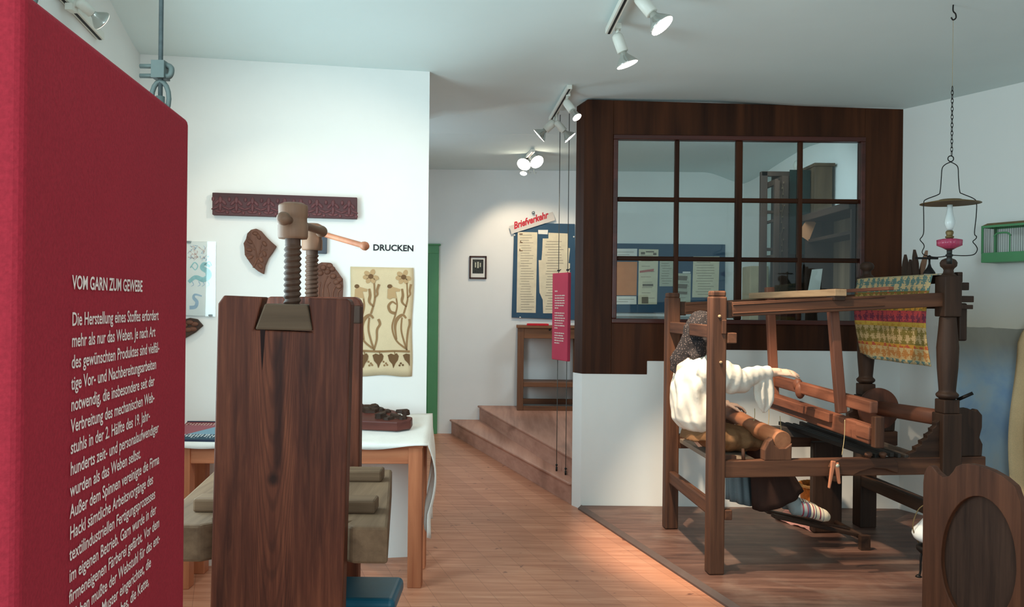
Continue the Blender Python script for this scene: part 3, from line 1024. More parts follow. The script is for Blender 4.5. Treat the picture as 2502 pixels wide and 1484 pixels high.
TL = (tB - tA).length
q = MB()
lo = [tq(0, 0.02, TZ - 0.028), tq(TL - 0.02, 0.02, TZ - 0.028), tq(TL - 0.02, 0.49, TZ - 0.028), tq(0, 0.34, TZ - 0.028)]
q.hexa(lo, [p + Z3 * 0.028 for p in lo])
q.build('tabletop', W_table('X'), table, bevel=0.003)
q = MB()
for s0_, s1_, d_ in ((0.03, TL - 0.03, 0.045), (0.03, TL - 0.03, 0.33)):
    q.beam(tq(s0_, d_, TZ - 0.075), tq(s1_, d_, TZ - 0.075), 0.022, 0.09)
q.beam(tq(TL - 0.055, 0.05, TZ - 0.075), tq(TL - 0.055, 0.40, TZ - 0.075), 0.022, 0.09)
q.build('apron', W_table('X'), table, bevel=0.003)
for s_, d_ in ((0.05, 0.06), (TL - 0.060, 0.06), (0.05, 0.31), (TL - 0.060, 0.38)):
    q = MB(); q.beam(tp(s_, d_, 0), tq(s_, d_, TZ - 0.034), 0.076, 0.076, up=(0, 1, 0))
    q.build('leg', W_table('Z'), table, bevel=0.004)
# the white cloth: a top, a short front overhang and a long fall over the right end
q = MB()
ns, nd = 40, 12
rows = []
zc = TZ + 0.004
for i in range(ns + 1):
    s_ = 0.02 + (TL + 0.005 - 0.02) * i / ns
    row = []
    hang = 0.016 + 0.012 * math.sin(s_ * 5.0) ** 2 + 0.008 * math.sin(s_ * 13)
    row.append(tp(s_, -0.004 - 0.004 * math.sin(s_ * 17), zc - hang))
    row.append(tq(s_, -0.002, zc - 0.003))
    depth = 0.335 + 0.15 * i / ns
    for j in range(nd + 1):
        row.append(tq(s_, 0.004 + depth * j / nd, zc + 0.0015 * math.sin(s_ * 9 + j)))
    rows.append(row)
q.sheet(rows)
# right fall with a slanted hem and folds
rows = []
for i in range(13):
    t = i / 12
    row = []
    for j in range(12):
        w_ = j / 11
        d_ = 0.00 + 0.488 * w_
        drop = (0.52 + 0.03 * math.sin(w_ * 9)) * t
        d2 = d_ * (1 - 0.55 * t) + 0.02 * t + 0.035 * math.sin(w_ * 8 + 1.0) * t
        sx = TL + 0.004 + 0.05 * math.sin(math.pi * min(1, t * 1.3)) * (0.3 + 0.7 * (1 - w_)) * (1 - 0.4 * t) + 0.022 * math.sin(w_ * 11) * t
        row.append(tp(sx, d2, zc + TILT * d_ - drop))
    rows.append(row)
q.sheet(rows)
cl = q.build('tablecloth', M['white_cloth'], origin=tp(TL / 2, 0.2, zc), solid=0.003)
tag(cl, 'white cloth covering the long table, falling over its right end', 'tablecloth')

# things on the table
def outline_block(pts, fn, h0, h1):
    q = MB()
    a_ = [fn(x, y, h0) for x, y in pts]; b__ = [fn(x, y, h1) for x, y in pts]
    k_ = len(pts)
    q.add(a_ + b__, [tuple(range(k_))[::-1], tuple(range(k_, 2 * k_))] + [(i, (i + 1) % k_, k_ + (i + 1) % k_, k_ + i) for i in range(k_)])
    return q


bc = P(925, 1042, 4.55)
blk = thing('printing_block', 'carved wooden printing block with a number on its edge, lying on the white tablecloth', 'printing block', (bc.x, 4.66, zc + TILT * 0.26))


def on_table(u, v): return P(u, v, 4.5)


q = MB()
base_pts = [(-0.30, 0.20), (-0.30, -0.02), (-0.17, -0.075), (0.10, -0.10), (0.17, -0.06), (0.175, -0.01), (0.10, 0.02), (0.06, 0.10), (-0.02, 0.14), (-0.06, 0.2)]
bfn = lambda x, y, h: Vector((bc.x + x * 1.02, 4.66 + y - h * 0.2, zc + 0.009 + TILT * (4.66 + y - 4.40) + h))
q = outline_block(base_pts, bfn, 0, 0.055)
q.build('block_body', wood('block_red_wood', (72, 34, 30), (112, 60, 50), 'X', 24, 0.5), blk, bevel=0.008)
q = MB()
rb = random.Random(11)
for i in range(26):
    x, y = rb.uniform(-0.26, 0.14), rb.uniform(-0.06, 0.15)
    if y > 0.14 - 0.42 * (x + 0.02) and x > -0.02: y = rb.uniform(-0.06, 0.02)
    r0_, r1_ = rb.uniform(0.025, 0.05), rb.uniform(0.018, 0.032)
    k_ = 9
    ph_ = rb.uniform(0, 6)
    pts_ = []
    for j in range(k_):
        a_ = 2 * math.pi * j / k_
        w_ = rb.uniform(0.7, 1.15)
        pts_.append((x + r0_ * w_ * math.cos(a_), y + r1_ * w_ * math.sin(a_)))
    h_ = rb.uniform(0.010, 0.026)
    q.add([bfn(px, py, 0.050) for px, py in pts_] + [bfn(x + (px - x) * 0.8, y + (py - y) * 0.8, 0.052 + h_ + 0.006 * math.sin(ph_ + j)) for j, (px, py) in enumerate(pts_)],
          [tuple(range(k_, 2 * k_))] + [(j, (j + 1) % k_, k_ + (j + 1) % k_, k_ + j) for j in range(k_)])
q.build('carved_relief', W_old('X'), blk)
q = MB()
pa, pb = Vector(bfn(-0.17, -0.075, 0)), Vector(bfn(0.10, -0.10, 0))
ed = (pb - pa).normalized()
q.text('9639', lambda x, y, h: pa + ed * (0.15 + x) + Z3 * (0.012 + y) + Vector((ed.y, -ed.x, 0)) * 0.001, 0.042, xs=0.9)
q.build('number', plain('pale_number', (140, 96, 88), 0.7), blk)

# framed textile sample on the left of the table
fs = [P(440, 1084, 4.40), P(560, 1085, 4.40), P(575, 1017, 4.62), P(440, 1015, 4.62)]
smp = thing('textile_sample', 'patterned textile sample in a dark border lying on the left end of the table', 'textile sample', ((fs[0] + fs[1]) / 2 + Vector((0, .1, 0))))
sx0, sx1, sy0, sy1 = -1.84, -1.45, 4.382, 4.655
m, nt, b = new_mat('woven_sample')
tc = N(nt, 'ShaderNodeTexCoord'); sp = N(nt, 'ShaderNodeSeparateXYZ'); nt.links.new(tc.outputs['Object'], sp.inputs[0])
vor = N(nt, 'ShaderNodeTexVoronoi'); vor.inputs['Scale'].default_value = 60; vor.inputs['Randomness'].default_value = 0.25
nt.links.new(tc.outputs['Object'], vor.inputs['Vector'])
dots = ramp(nt, vor.outputs['Distance'], [(0.35, (1, 1, 1)), (0.42, (0, 0, 0))])
diag = math_node(nt, 'GREATER_THAN', math_node(nt, 'SUBTRACT', sp.outputs[0], math_node(nt, 'MULTIPLY', sp.outputs[1], 1.0)), -0.09)
fieldc = mixc(nt, diag, lin((150, 82, 92)), lin((120, 158, 178)))
border = mixc(nt, diag, mixc(nt, dots, lin((140, 60, 74)), lin((214, 206, 206))), mixc(nt, dots, lin((28, 66, 84)), lin((214, 222, 222))))
edgem = math_node(nt, 'LESS_THAN', sp.outputs[1], -0.030)
c = mixc(nt, edgem, fieldc, border)
c = mixc(nt, math_node(nt, 'GREATER_THAN', sp.outputs[1], 0.105), c, mixc(nt, dots, lin((118, 40, 46)), lin((204, 176, 168))))
nt.links.new(c, b.inputs['Base Color']); b.inputs['Roughness'].default_value = 0.7
tl3 = lambda x, y, h: Vector((x, y, zc + 0.005 + TILT * (y - 4.37) + h))
def tilt_slab(q, x0, x1, y0_, y1_, h):
    lo = [tl3(x0, y0_, 0), tl3(x1, y0_, 0), tl3(x1, y1_, 0), tl3(x0, y1_, 0)]
    q.hexa(lo, [p + Z3 * h for p in lo])


q = MB(); tilt_slab(q, sx0, sx1, sy0, sy1, 0.006); q.build('textile', m, smp)
q = MB()
for x0, x1, y0_, y1_ in ((sx0, sx1, sy0 - 0.006, sy0), (sx0, sx1, sy1, sy1 + 0.006), (sx1, sx1 + 0.006, sy0 - 0.006, sy1 + 0.006)):
    tilt_slab(q, x0, x1, y0_, y1_, 0.010)
q.build('border', M['navy'], smp)

# ------------------------------------------------------------------ on the print wall
def wall_block(name, label, cat, px, thick, mat, group=None, bevel=0.004, gap=0.0):
    c_ = DW(sum(p[0] for p in px) / len(px), sum(p[1] for p in px) / len(px))
    r_ = thing(name, label, cat, c_, math.atan2(EW.y, EW.x), group)
    q = MB(); q.prism([DW(u, v, gap + 0.001) for u, v in px], NW * thick)
    q.build('block_body', mat, r_, bevel=bevel)
    return r_


fz = wall_block('printing_block', 'long dark purple-brown frieze printing block high on the white wall', 'printing block', [(522, 473), (873, 485), (873, 537), (522, 527)], 0.045, wood('frieze_wood', (58, 34, 38), (92, 58, 60), 'X', 24, 0.6), None)
q = MB()
for i in range(9):
    u0 = 522 + (i + 0.5) * 39
    v0 = 502 + (i + 0.5) * 1.25
    for du, dv, ru, rv, an in ((0, -12, 5, 9, 0), (-9, -5, 4, 8, .7), (9, -5, 4, 8, -.7), (-13, 8, 3, 9, 1.2), (13, 8, 3, 9, -1.2), (0, 6, 4, 10, 0), (-6, 16, 7, 3, .3), (6, 16, 7, 3, -.3), (-17, -14, 4, 6, 0), (17, 19, 4, 4, 0)):
        s_ = 4.9 / 2000
        q.ball(DW(u0 + du, v0 + dv, 0.046), (ru * s_, 0.007, rv * s_), 10, Matrix.Rotation(math.atan2(EW.y, EW.x), 3, 'Z') @ Matrix.Rotation(an, 3, 'Y'))
q.build('carved_relief', wood('frieze_relief_wood', (74, 40, 44), (116, 72, 74), 'X', 24, 0.55), fz)


def vein(q, pts, w0, w1, h=0.034, n=6):
    pp = curve([DW(u, v, h) for u, v in pts], 5)
    k_ = len(pp)
    q.tube(pp, [w0 + (w1 - w0) * i / (k_ - 1) for i in range(k_)], n)


lf = wall_block('printing_block', 'brown printing block carved with one large leaf, left of the press head', 'printing block',
                [(606, 572), (615, 563), (628, 560), (640, 566), (652, 580), (664, 592), (677, 603), (668, 618), (657, 633), (650, 650), (646, 671), (633, 664), (622, 655), (612, 642), (600, 624), (599, 606), (597, 596), (603, 585)], 0.036, W_carve('Z'), None)
q = MB()
vein(q, [(621, 655), (626, 640), (628, 622), (622, 600), (607, 580)], 0.005, 0.003, 0.038)
vein(q, [(621, 655), (630, 636), (638, 610), (641, 600)], 0.005, 0.003, 0.038)
for pts_ in ([(624, 612), (612, 602), (602, 598)], [(622, 628), (612, 620), (602, 622)], [(636, 620), (646, 611), (656, 612)], [(632, 634), (644, 628), (656, 632)], [(624, 644), (616, 636), (608, 630)], [(628, 645), (640, 642), (650, 646)]):
    vein(q, pts_, 0.004, 0.002, 0.037)
for u, v, a_ in ((613, 592, .6), (634, 580, 1.1), (648, 597, .9), (611, 612, .2), (648, 622, 1.2), (640, 636, 1.0), (638, 652, .8), (613, 630, -.3), (626, 572, .2)):
    q.ball(DW(u, v, 0.034), (0.020, 0.012, 0.012), 12, Matrix.Rotation(math.atan2(EW.y, EW.x), 3, 'Z') @ Matrix.Rotation(a_, 3, 'Y'))
q.build('carved_relief', W_carve('X'), lf)
fb = wall_block('printing_block', 'brown printing block carved with flowers and stems, half hidden behind the screws', 'printing block',
                [(764, 668), (771, 650), (786, 642), (808, 643), (822, 660), (838, 682), (839, 700), (836, 760), (764, 760)], 0.036, W_carve('Z'), None)
q = MB()
for pts_ in ([(790, 740), (789, 715), (794, 690), (802, 675)], [(800, 745), (803, 720), (800, 700), (808, 690)], [(812, 742), (814, 715), (822, 698), (830, 690)], [(781, 735), (780, 710), (784, 690)], [(824, 735), (826, 716), (834, 706)]):
    vein(q, pts_, 0.006, 0.004, 0.037)
for u, v in ((790, 655), (800, 665), (812, 658), (783, 668), (822, 690), (829, 684), (806, 650), (828, 700), (814, 676)):
    q.ball(DW(u, v, 0.036), (0.020, 0.012, 0.017), 12)
q.build('carved_relief', W_carve('X'), fb)
lb = wall_block('printing_block', 'dark fan-shaped printing block below the glass-covered print, beside the red panel', 'printing block',
                [(420, 800), (446, 782), (466, 777), (484, 780), (498, 796), (480, 812), (452, 828), (420, 838)], 0.034, W_old('X'), None)
q = MB()
for u, v in ((452, 795), (466, 788), (478, 792), (462, 806), (474, 804), (446, 810)):
    q.ball(DW(u, v, 0.034), (0.024, 0.010, 0.014), 12)
q.build('carved_relief', W_carve('X'), lb)
sb = wall_block('printing_block', 'small slate-grey square block on the wall, behind the rear screw head', 'printing block', [(768, 568), (800, 569), (799, 621), (768, 620)], 0.03, plain('slate_grey_paint', (74, 80, 90), 0.6), None)
# glass-covered print
pic = thing('framed_print', 'narrow glass-covered print with pale aqua figures, next to the red panel', 'picture', DW(490, 680), math.atan2(EW.y, EW.x))
q = MB(); q.prism([DW(418, 590, 0.002), DW(528, 592, 0.002), DW(527, 773, 0.002), DW(416, 770, 0.002)], NW * 0.008); q.build('backing_sheet', plain('print_paper', (240, 242, 238), 0.8, var=0.02), pic)
q = MB()


def stroke(q, pts, w0, w1=None, fn=DW, h=0.011, k=6, wm=None):
    """a flat printed brush stroke through pixels"""
    w1 = w0 if w1 is None else w1
    c2 = curve([Vector((u, v, 0)) for u, v in pts], k)
    n = len(c2)
    rows = []
    for i, p in enumerate(c2):
        t = (c2[min(i + 1, n - 1)] - c2[max(i - 1, 0)]).normalized()
        s_ = Vector((-t.y, t.x, 0))
        f_ = i / (n - 1)
        w_ = w0 + (w1 - w0) * f_ if wm is None else (w0 + (wm - w0) * f_ * 2 if f_ < .5 else wm + (w1 - wm) * (f_ - .5) * 2)
        a_, b__ = p + s_ * w_ / 2, p - s_ * w_ / 2
        rows.append([fn(a_.x, a_.y, h), fn(b__.x, b__.y, h)])
    q.sheet(rows, False)


def blot(q, u, v, ru, rv, fn=DW, h=0.011, rot=0.0, n=14):
    q.poly([fn(u + math.cos(a) * ru * math.cos(rot) - math.sin(a) * rv * math.sin(rot), v + math.cos(a) * ru * math.sin(rot) + math.sin(a) * rv * math.cos(rot), h) for a in [2 * math.pi * i / n for i in range(n)]])


q.m = 0
stroke(q, [(462, 690), (478, 678), (497, 684), (510, 676), (508, 664), (495, 655), (500, 645), (514, 652)], 8, 6, wm=15)
stroke(q, [(466, 655), (476, 642), (484, 650), (478, 660), (470, 652)], 3, 2)
stroke(q, [(500, 648), (512, 640), (518, 650)], 3, 2)
q.m = 1
stroke(q, [(464, 752), (478, 750), (482, 738), (474, 728), (478, 720), (494, 724)], 9, 3, wm=8)
for u in (486, 496, 508, 470):
    stroke(q, [(u, 688), (u + 4, 696), (u - 2, 700)], 2, 1)
q.m = 2
for i in range(16):
    u, v = random.uniform(464, 500), random.uniform(602, 636)
    stroke(q, [(u, v), (u + random.uniform(-6, 8), v + random.uniform(-6, 6)), (u + random.uniform(-9, 9), v + random.uniform(-9, 9))], 1.8, 0.8)
q.m = 1
for i in range(14):
    u, v = random.uniform(466, 512), random.uniform(600, 634)
    stroke(q, [(u, v), (u + random.uniform(-6, 8), v + random.uniform(-6, 6)), (u + random.uniform(-9, 9), v + random.uniform(-9, 9))], 1.6, 0.8)
q.build('printed_figures', [M['print_aqua'], M['print_blue'], M['print_red']], pic)
q = MB(); q.prism([DW(417, 589, 0.013), DW(529, 591, 0.013), DW(528, 774, 0.013), DW(415, 771, 0.013)], NW * 0.003); q.build('cover_glass', M['picture_glass'], pic)
for u, v in ((463, 592), (516, 771)):
    q = MB(); q.box(DW(u, v, 0.010), (0.022, 0.022, 0.012)); q.build('clip', M['steel'], pic, bevel=0.002)

# lettering and the small label
q = MB()
o_ = DW(911, 612); e_ = DW(1010, 613)
wlen = (e_ - o_).length
cap = (DW(911, 597) - DW(911, 612)).length
q.text('DRUCKEN', lambda x, y, h: o_ + EW * x + Z3 * y + NW * (0.002 + h), cap / 0.72, bold=0.0014, xs=1.0)
mxx = max((p - o_).dot(EW) for p in q.v)
q.v = [o_ + EW * ((p - o_).dot(EW) * wlen / mxx) + Z3 * ((p - o_).z) + NW * 0.002 for p in q.v]
tag(q.build('wall_lettering', M['letter_black'], origin=o_), 'black block capitals reading Drucken, on the white wall beside the press bar', 'lettering')
q = MB(); q.prism([DW(868, 601, 0.001), DW(903, 602, 0.001), DW(903, 608, 0.001), DW(868, 607, 0.001)], NW * 0.002)
tag(q.build('wall_label', plain('white_label', (228, 228, 226), 0.7, var=0.01), origin=DW(885, 604)), 'faint thin white strip label on the wall, left of the word Drucken', 'label')

# printed linen hanging with flowers and ivy
lin_ = thing('printed_textile', 'beige linen wall hanging printed with brown flowers and an ivy border', 'wall hanging', DW(935, 785), math.atan2(EW.y, EW.x))
q = MB()
rows = []
for i in range(15):
    t = i / 14
    row = []
    for j in range(13):
        w_ = j / 12
        u = 856 + (1010 - 856) * w_ + t * (8 - 16 * w_ ) * 0.55 + 1.5 * math.sin(t * 9) * (w_ > 0.9)
        v = 652 + 3 * w_ + (266 - 2 * w_) * t + 2 * math.sin(w_ * 9) * t
        row.append(DW(u, v, 0.006 + 0.002 * math.sin(w_ * 8 + t * 3)))
    rows.append(row)
q.sheet(rows)
q.build('linen', M['linen'], lin_, solid=0.002)
q = MB()
H_ = 0.0105
for dx in (0, 80):
    q.m = 0
    fu, fv = 906 + dx, 676 + dx * 0.02
    for a_ in (-2.45, -1.2, -0.05 + .35, 1.1, 2.1, 3.0):
        blot(q, fu + math.cos(a_) * 12, fv + math.sin(a_) * 11, 8, 6.0, h=H_, rot=a_, n=10)
    q.poly([DW(u + dx, v, H_) for u, v in ((867, 707), (878, 701), (898, 707), (896, 713), (886, 713), (890, 730), (880, 728), (872, 732), (866, 729))])
    q.m = 2
    blot(q, fu, fv, 6.5, 6, h=H_ + .0004)
    blot(q, 872 + dx, 700, 6, 5, h=H_ + .0004)
    q.m = 1
    stroke(q, [(914 + dx, 692), (915 + dx, 715), (915 + dx, 735), (906 + dx, 767)], 3.5, 4.5, h=H_)
    stroke(q, [(902 + dx, 706), (904 + dx, 722), (902 + dx, 738), (913 + dx, 750)], 5, 3, h=H_, wm=7)
    stroke(q, [(926 + dx if dx == 0 else 1004, 695), (921 + dx, 710), (922 + dx, 720), (915 + dx, 728)], 6, 3, h=H_, wm=5)
    stroke(q, [(888 + dx, 730), (890 + dx, 748), (886 + dx, 768), (878 + dx, 800), (888 + dx, 832), (911 + dx, 852)], 3.5, 4.5, h=H_)
    stroke(q, [(888 + dx, 744), (878 + dx, 738), (869 + dx, 748), (874 + dx, 762), (886 + dx, 766)], 3, 7, h=H_, wm=6)
    stroke(q, [(912 + dx, 778), (903 + dx, 770), (890 + dx, 780), (885 + dx, 800), (889 + dx, 830)], 4, 3, h=H_, wm=9)
    stroke(q, [(902 + dx, 776), (900 + dx, 805), (906 + dx, 832), (914 + dx, 856)], 4, 4, h=H_)
    stroke(q, [(924 + dx if dx == 0 else 1000, 780), (928 + dx if dx == 0 else 1001, 792), (921 + dx if dx == 0 else 997, 806), (920 + dx if dx == 0 else 994, 830), (913 + dx, 856)], 6, 3.5, h=H_, wm=5)
q.m = 1
stroke(q, [(872, 857), (900, 858), (930, 859), (965, 858), (1001, 859)], 5, 5, h=H_)
for cu in (887, 924, 961):
    q.m = 2
    q.poly([DW(cu + a_, v, H_) for a_, v in ((-14, 868), (-6, 864), (2, 867), (8, 863), (13, 870), (11, 880), (5, 888), (0, 900), (-3, 890), (-10, 882))])
    q.m = 1
    for bx, by in ((-18, 888), (-22, 893), (-24, 884), (-15, 892)):
        if cu > 890: blot(q, cu + bx + 0, by, 2.6, 2.6, h=H_, n=8)
    stroke(q, [(cu + 2, 858), (cu + 4, 866)], 2.5, 2, h=H_)
q.m = 2
q.poly([DW(u, v, H_) for u, v in ((984, 868), (992, 864), (1001, 866), (1001, 895), (997, 888), (989, 880))])
for u_, v_ in ((979, 888), (976, 893), (984, 892)):
    blot(q, u_, v_, 2.6, 2.6, h=H_, n=8)
q.build('print', [M['print_light'], M['print_mid'], M['print_dark']], lin_)

# ------------------------------------------------------------------ far wall: photograph, boards, desk
def wood_black(ax): return wood('photo_frame_wood', (46, 26, 20), (80, 48, 38), ax, 30, 0.4)


ph = thing('framed_photograph', 'small dark-framed black and white photograph on the far white wall', 'picture', FW(1168, 653))
x0, x1, z0, z1 = FW(1147, 650).x, FW(1189, 650).x, FW(1168, 682).z, FW(1168, 626).z
q = MB()
for a_ in (((x0 + x1) / 2, z1 - 0.009, x1 - x0, 0.018), ((x0 + x1) / 2, z0 + 0.009, x1 - x0, 0.018), (x0 + 0.009, (z0 + z1) / 2, 0.018, z1 - z0), (x1 - 0.009, (z0 + z1) / 2, 0.018, z1 - z0)):
    q.box((a_[0], FARY - 0.014, a_[1]), (a_[2], 0.024, a_[3]))
q.build('frame', wood_black('Z'), ph, bevel=0.003)
q = MB(); q.box(((x0 + x1) / 2, FARY - 0.007, (z0 + z1) / 2), (x1 - x0 - 0.02, 0.006, z1 - z0 - 0.02)); q.build('mount', M['paper_white'], ph)
q = MB(); q.box(((x0 + x1) / 2, FARY - 0.011, (z0 + z1) / 2 + 0.012), (x1 - x0 - 0.075, 0.003, z1 - z0 - 0.105))
q.m = 1
cx, cz = (x0 + x1) / 2, (z0 + z1) / 2 + 0.03
for du, w_, h_ in ((-0.03, 0.014, 0.06), (0.0, 0.018, 0.075), (0.028, 0.012, 0.05)):
    q.box((cx + du, FARY - 0.0130, cz), (w_, 0.001, h_))
q.build('photograph', [M['photo_dark'], M['paper_grey']], ph)

q = MB(); q.lathe([(0.003, 0), (0.004, 0.03), (0.016, 0.035), (0.018, 0.045), (0.008, 0.05)], FW(1303, 521), (0, -1, 0), 12)
tag(q.build('wall_hook', M['steel'], origin=FW(1303, 521)), 'small metal hook on the far wall just above the Briefverkehr sign', 'hook')


def paper(name, px, board, mat, h=0.030, fn=FW, lines=0, ink=None, seedx=0):
    q = MB(); q.prism([fn(u, v, h) for u, v in px], Vector((0, -0.002, 0)))
    o = q.build(name, mat, board)
    if lines:
        q = MB()
        u0 = max(px[0][0], px[-1][0]); u1 = min(px[1][0], px[-2][0]); va, vb = px[0][1], px[-1][1]
        rr = random.Random(seedx)
        for i in range(lines):
            v = va + (vb - va) * (i + 1.2) / (lines + 1.4)
            w0_ = rr.uniform(0.08, 0.2); w1_ = rr.uniform(0.6, 0.92)
            a_, b__ = u0 + (u1 - u0) * w0_, u0 + (u1 - u0) * w1_
            q.poly([fn(a_, v, h + 0.003), fn(b__, v, h + 0.003), fn(b__, v + 0.9, h + 0.003), fn(a_, v + 0.9, h + 0.003)])
        q.build('handwriting', ink or M['ink'], o)
    return o


bd = thing('notice_board', 'blue cloth-covered board with two tall yellowed letter sheets, under the Briefverkehr sign', 'notice board', FW(1328, 665))
q = MB(); q.prism([FW(1256, 566, 0.002), FW(1320, 546, 0.002), FW(1404, 548, 0.002), FW(1408, 782, 0.002), FW(1250, 776, 0.002)], Vector((0, -0.025, 0))); q.build('board', M['blue_board'], bd, bevel=0.003)
p_ = paper('letter_sheet', [(1265, 567), (1313, 568), (1309, 765), (1262, 764)], bd, M['paper'], lines=30, seedx=3)
q = MB()
for u, v, w_, h_ in ((1269, 571, 8, 2.5), (1271, 588, 2, 6), (1271, 592, 6, 2), (1269, 608, 2, 6), (1269, 612, 8, 2)):
    if v in (588, 608):
        q.build('letterhead', M['print_dark'], p_); q = MB()
    q.poly([FW(u, v, 0.034), FW(u + w_, v, 0.034), FW(u + w_, v + h_, 0.034), FW(u, v + h_, 0.034)])
q.build('letterhead', M['print_dark'], p_)
paper('letter_sheet', [(1340, 569), (1387, 571), (1388, 606), (1393, 607), (1389, 643), (1393, 644), (1388, 766), (1327, 766), (1326, 733), (1318, 715), (1316, 636), (1323, 636), (1325, 611), (1326, 583), (1340, 583)], bd, M['paper'], lines=0)
q = MB()
rr = random.Random(9)
for i in range(26):
    v = 590 + i * 6.6
    a_ = 1332 + rr.uniform(0, 8); b__ = 1378 - rr.uniform(0, 14)
    q.poly([FW(a_, v, 0.0335), FW(b__, v, 0.0335), FW(b__, v + 1, 0.0335), FW(a_, v + 1, 0.0335)])
q.build('handwriting', M['ink'], bd)
paper('caption_card', [(1315, 562), (1339, 562), (1338, 573), (1315, 572)], bd, M['paper_white'])
for u, v in ((1257, 575), (1271, 776), (1402, 579)):
    q = MB(); q.lathe([(0.010, 0), (0.010, 0.004), (0.004, 0.008)], FW(u, v, 0.027), (0, -1, 0), 10); q.build('fixing_screw', M['lamp_white'], bd)

sg = thing('name_sign', 'tilted clear acrylic strip with red script lettering Briefverkehr, over the blue board', 'sign', FW(1300, 545))
SA, SB, SCc, SDd = (1244, 553), (1350, 518), (1357, 538), (1250, 572)
q = MB(); q.prism([FW(u, v, 0.040) for u, v in (SA, SB, SCc, SDd)], Vector((0, -0.006, 0))); q.build('strip', plain('milky_acrylic', (206, 200, 192), 0.25, 0.5, var=0.02), sg)
q = MB()
o_ = FW(1256, 560, 0.048)
ex = (FW(1343, 531, 0.048) - o_); wl = ex.length; ex.normalize(); ey = Vector((-ex.z, 0, ex.x))
q.text('Briefverkehr', lambda x, y, h: o_ + ex * x + ey * y, 0.11, shear=0.45, bold=0.004)
mxx = max((p - o_).dot(ex) for p in q.v)
q.v = [o_ + ex * ((p - o_).dot(ex) * wl / mxx) + ey * (p - o_).dot(ey) for p in q.v]
q.build('script_lettering', M['letter_red'], sg)

dk_y = 9.32
dsk = thing('standing_desk', 'tall narrow wooden standing desk against the far wall, at the top of the steps', 'desk', (P(1335, 1000, dk_y).x, dk_y, 0.34))
xl, xr = P(1264, 900, dk_y).x, P(1420, 900, dk_y).x
zt_, zl = P(1330, 797, 9.25).z, 0.34
q = MB(); q.box(((xl + xr) / 2, 9.46, zt_ - 0.012), (xr - xl + 0.03, 0.45, 0.026)); q.build('desk_top', W_desk('X'), dsk, bevel=0.004)
q = MB(); q.box(((xl + xr) / 2, 9.27, zt_ - 0.085), (xr - xl - 0.05, 0.02, 0.115)); q.box((xl + 0.03, 9.46, zt_ - 0.085), (0.02, 0.38, 0.115)); q.box((xr - 0.03, 9.46, zt_ - 0.085), (0.02, 0.38, 0.115)); q.build('drawer_front', W_desk('X'), dsk, bevel=0.003)
q = MB(); q.lathe([(0.012, 0), (0.012, 0.006), (0.003, 0.008)], P(1343, 806, 9.258), (0, -1, 0), 12); q.build('keyhole', M['dark_metal'], dsk)
for x in (xl + 0.035, xr - 0.035):
    for y in (9.28, 9.65):
        q = MB(); q.box((x, y, (zt_ - 0.02 + zl) / 2), (0.07, 0.055, zt_ - 0.02 - zl)); q.build('leg', W_desk('Z'), dsk, bevel=0.004)
q = MB(); q.box(((xl + xr) / 2, 9.46, P(1330, 940, 9.3).z), (xr - xl - 0.06, 0.40, 0.05)); q.build('footrest', W_desk('X'), dsk, bevel=0.004)
q = MB(); q.box(((xl + xr) / 2, 9.65, 0.40), (xr - xl - 0.06, 0.04, 0.06)); q.box(((xl + xr) / 2, 9.28, 0.365), (xr - xl - 0.06, 0.04, 0.05)); q.build('foot_rail', W_desk('X'), dsk, bevel=0.004)
q = MB(); q.prism([P(1287, 795, 9.27) + Z3 * 0, P(1341, 796, 9.27), Vector((P(1337, 784, 9.45).x, 9.45, P(1287, 795, 9.27).z)), Vector((P(1288, 784, 9.45).x, 9.45, P(1287, 795, 9.27).z))], Z3 * 0.022)
zz_ = zt_ + 0.002 - min(p.z for p in q.v)
q.v = [Vector((p.x, p.y, (zt_ + 0.002) + (0.022 if i >= 4 else 0))) for i, p in enumerate(q.v)]
tag(q.build('book', M['red_book'], origin=(P(1314, 790, 9.35).x, 9.36, zt_ + 0.002), bevel=0.003), 'flat red book lying on the tall desk below the blue board', 'book')

# second board, seen through the panes
b2 = thing('notice_board', 'wide blue board with many old papers, seen through the lower window panes', 'notice board', FW(1640, 680))
q = MB(); q.prism([FW(1470, 595, 0.002), FW(1771, 598, 0.002), FW(1770, 766, 0.002), FW(1470, 764, 0.002)], Vector((0, -0.022, 0))); q.build('board', M['blue_board'], b2, bevel=0.003)
paper('letter_sheet', [(1500, 608), (1557, 608), (1556, 636), (1500, 636)], b2, M['paper_white'], 0.026, lines=3, seedx=1)
paper('orange_sheet', [(1500, 640), (1557, 640), (1555, 722), (1500, 722)], b2, M['paper_orange'], 0.026)
paper('letter_sheet', [(1500, 724), (1555, 724), (1555, 744), (1500, 744)], b2, M['paper_white'], 0.026, lines=2, seedx=2)
p_ = paper('letter_sheet', [(1561, 609), (1609, 610), (1605, 744), (1559, 744)], b2, M['paper'], 0.026, lines=9, seedx=3)
q = MB(); q.poly([FW(1563, 662, 0.0305), FW(1598, 657, 0.0305), FW(1597, 663, 0.0305), FW(1563, 667, 0.0305)]); q.build('red_heading', M['ink_red'], p_)
q = MB()
for u, v, w_, h_ in ((1566, 616, 10, 6), (1578, 614, 20, 3), (1596, 618, 8, 6), (1570, 694, 26, 6), (1568, 726, 16, 16)):
    if v in (694, 726):
        q.build('printed_heading', M['ink'], p_); q = MB()
    q.poly([FW(u, v, 0.0305), FW(u + w_, v, 0.0305), FW(u + w_, v + h_, 0.0305), FW(u, v + h_, 0.0305)])
q.build('printed_heading', M['ink'], p_)
paper('letter_sheet', [(1612, 630), (1648, 630), (1646, 700), (1611, 700)], b2, M['paper_grey'], 0.026, lines=10, seedx=4)
p_ = paper('letter_sheet', [(1655, 668), (1688, 669), (1687, 739), (1654, 739)], b2, M['paper_grey'], 0.026, lines=6, seedx=5)
q = MB()
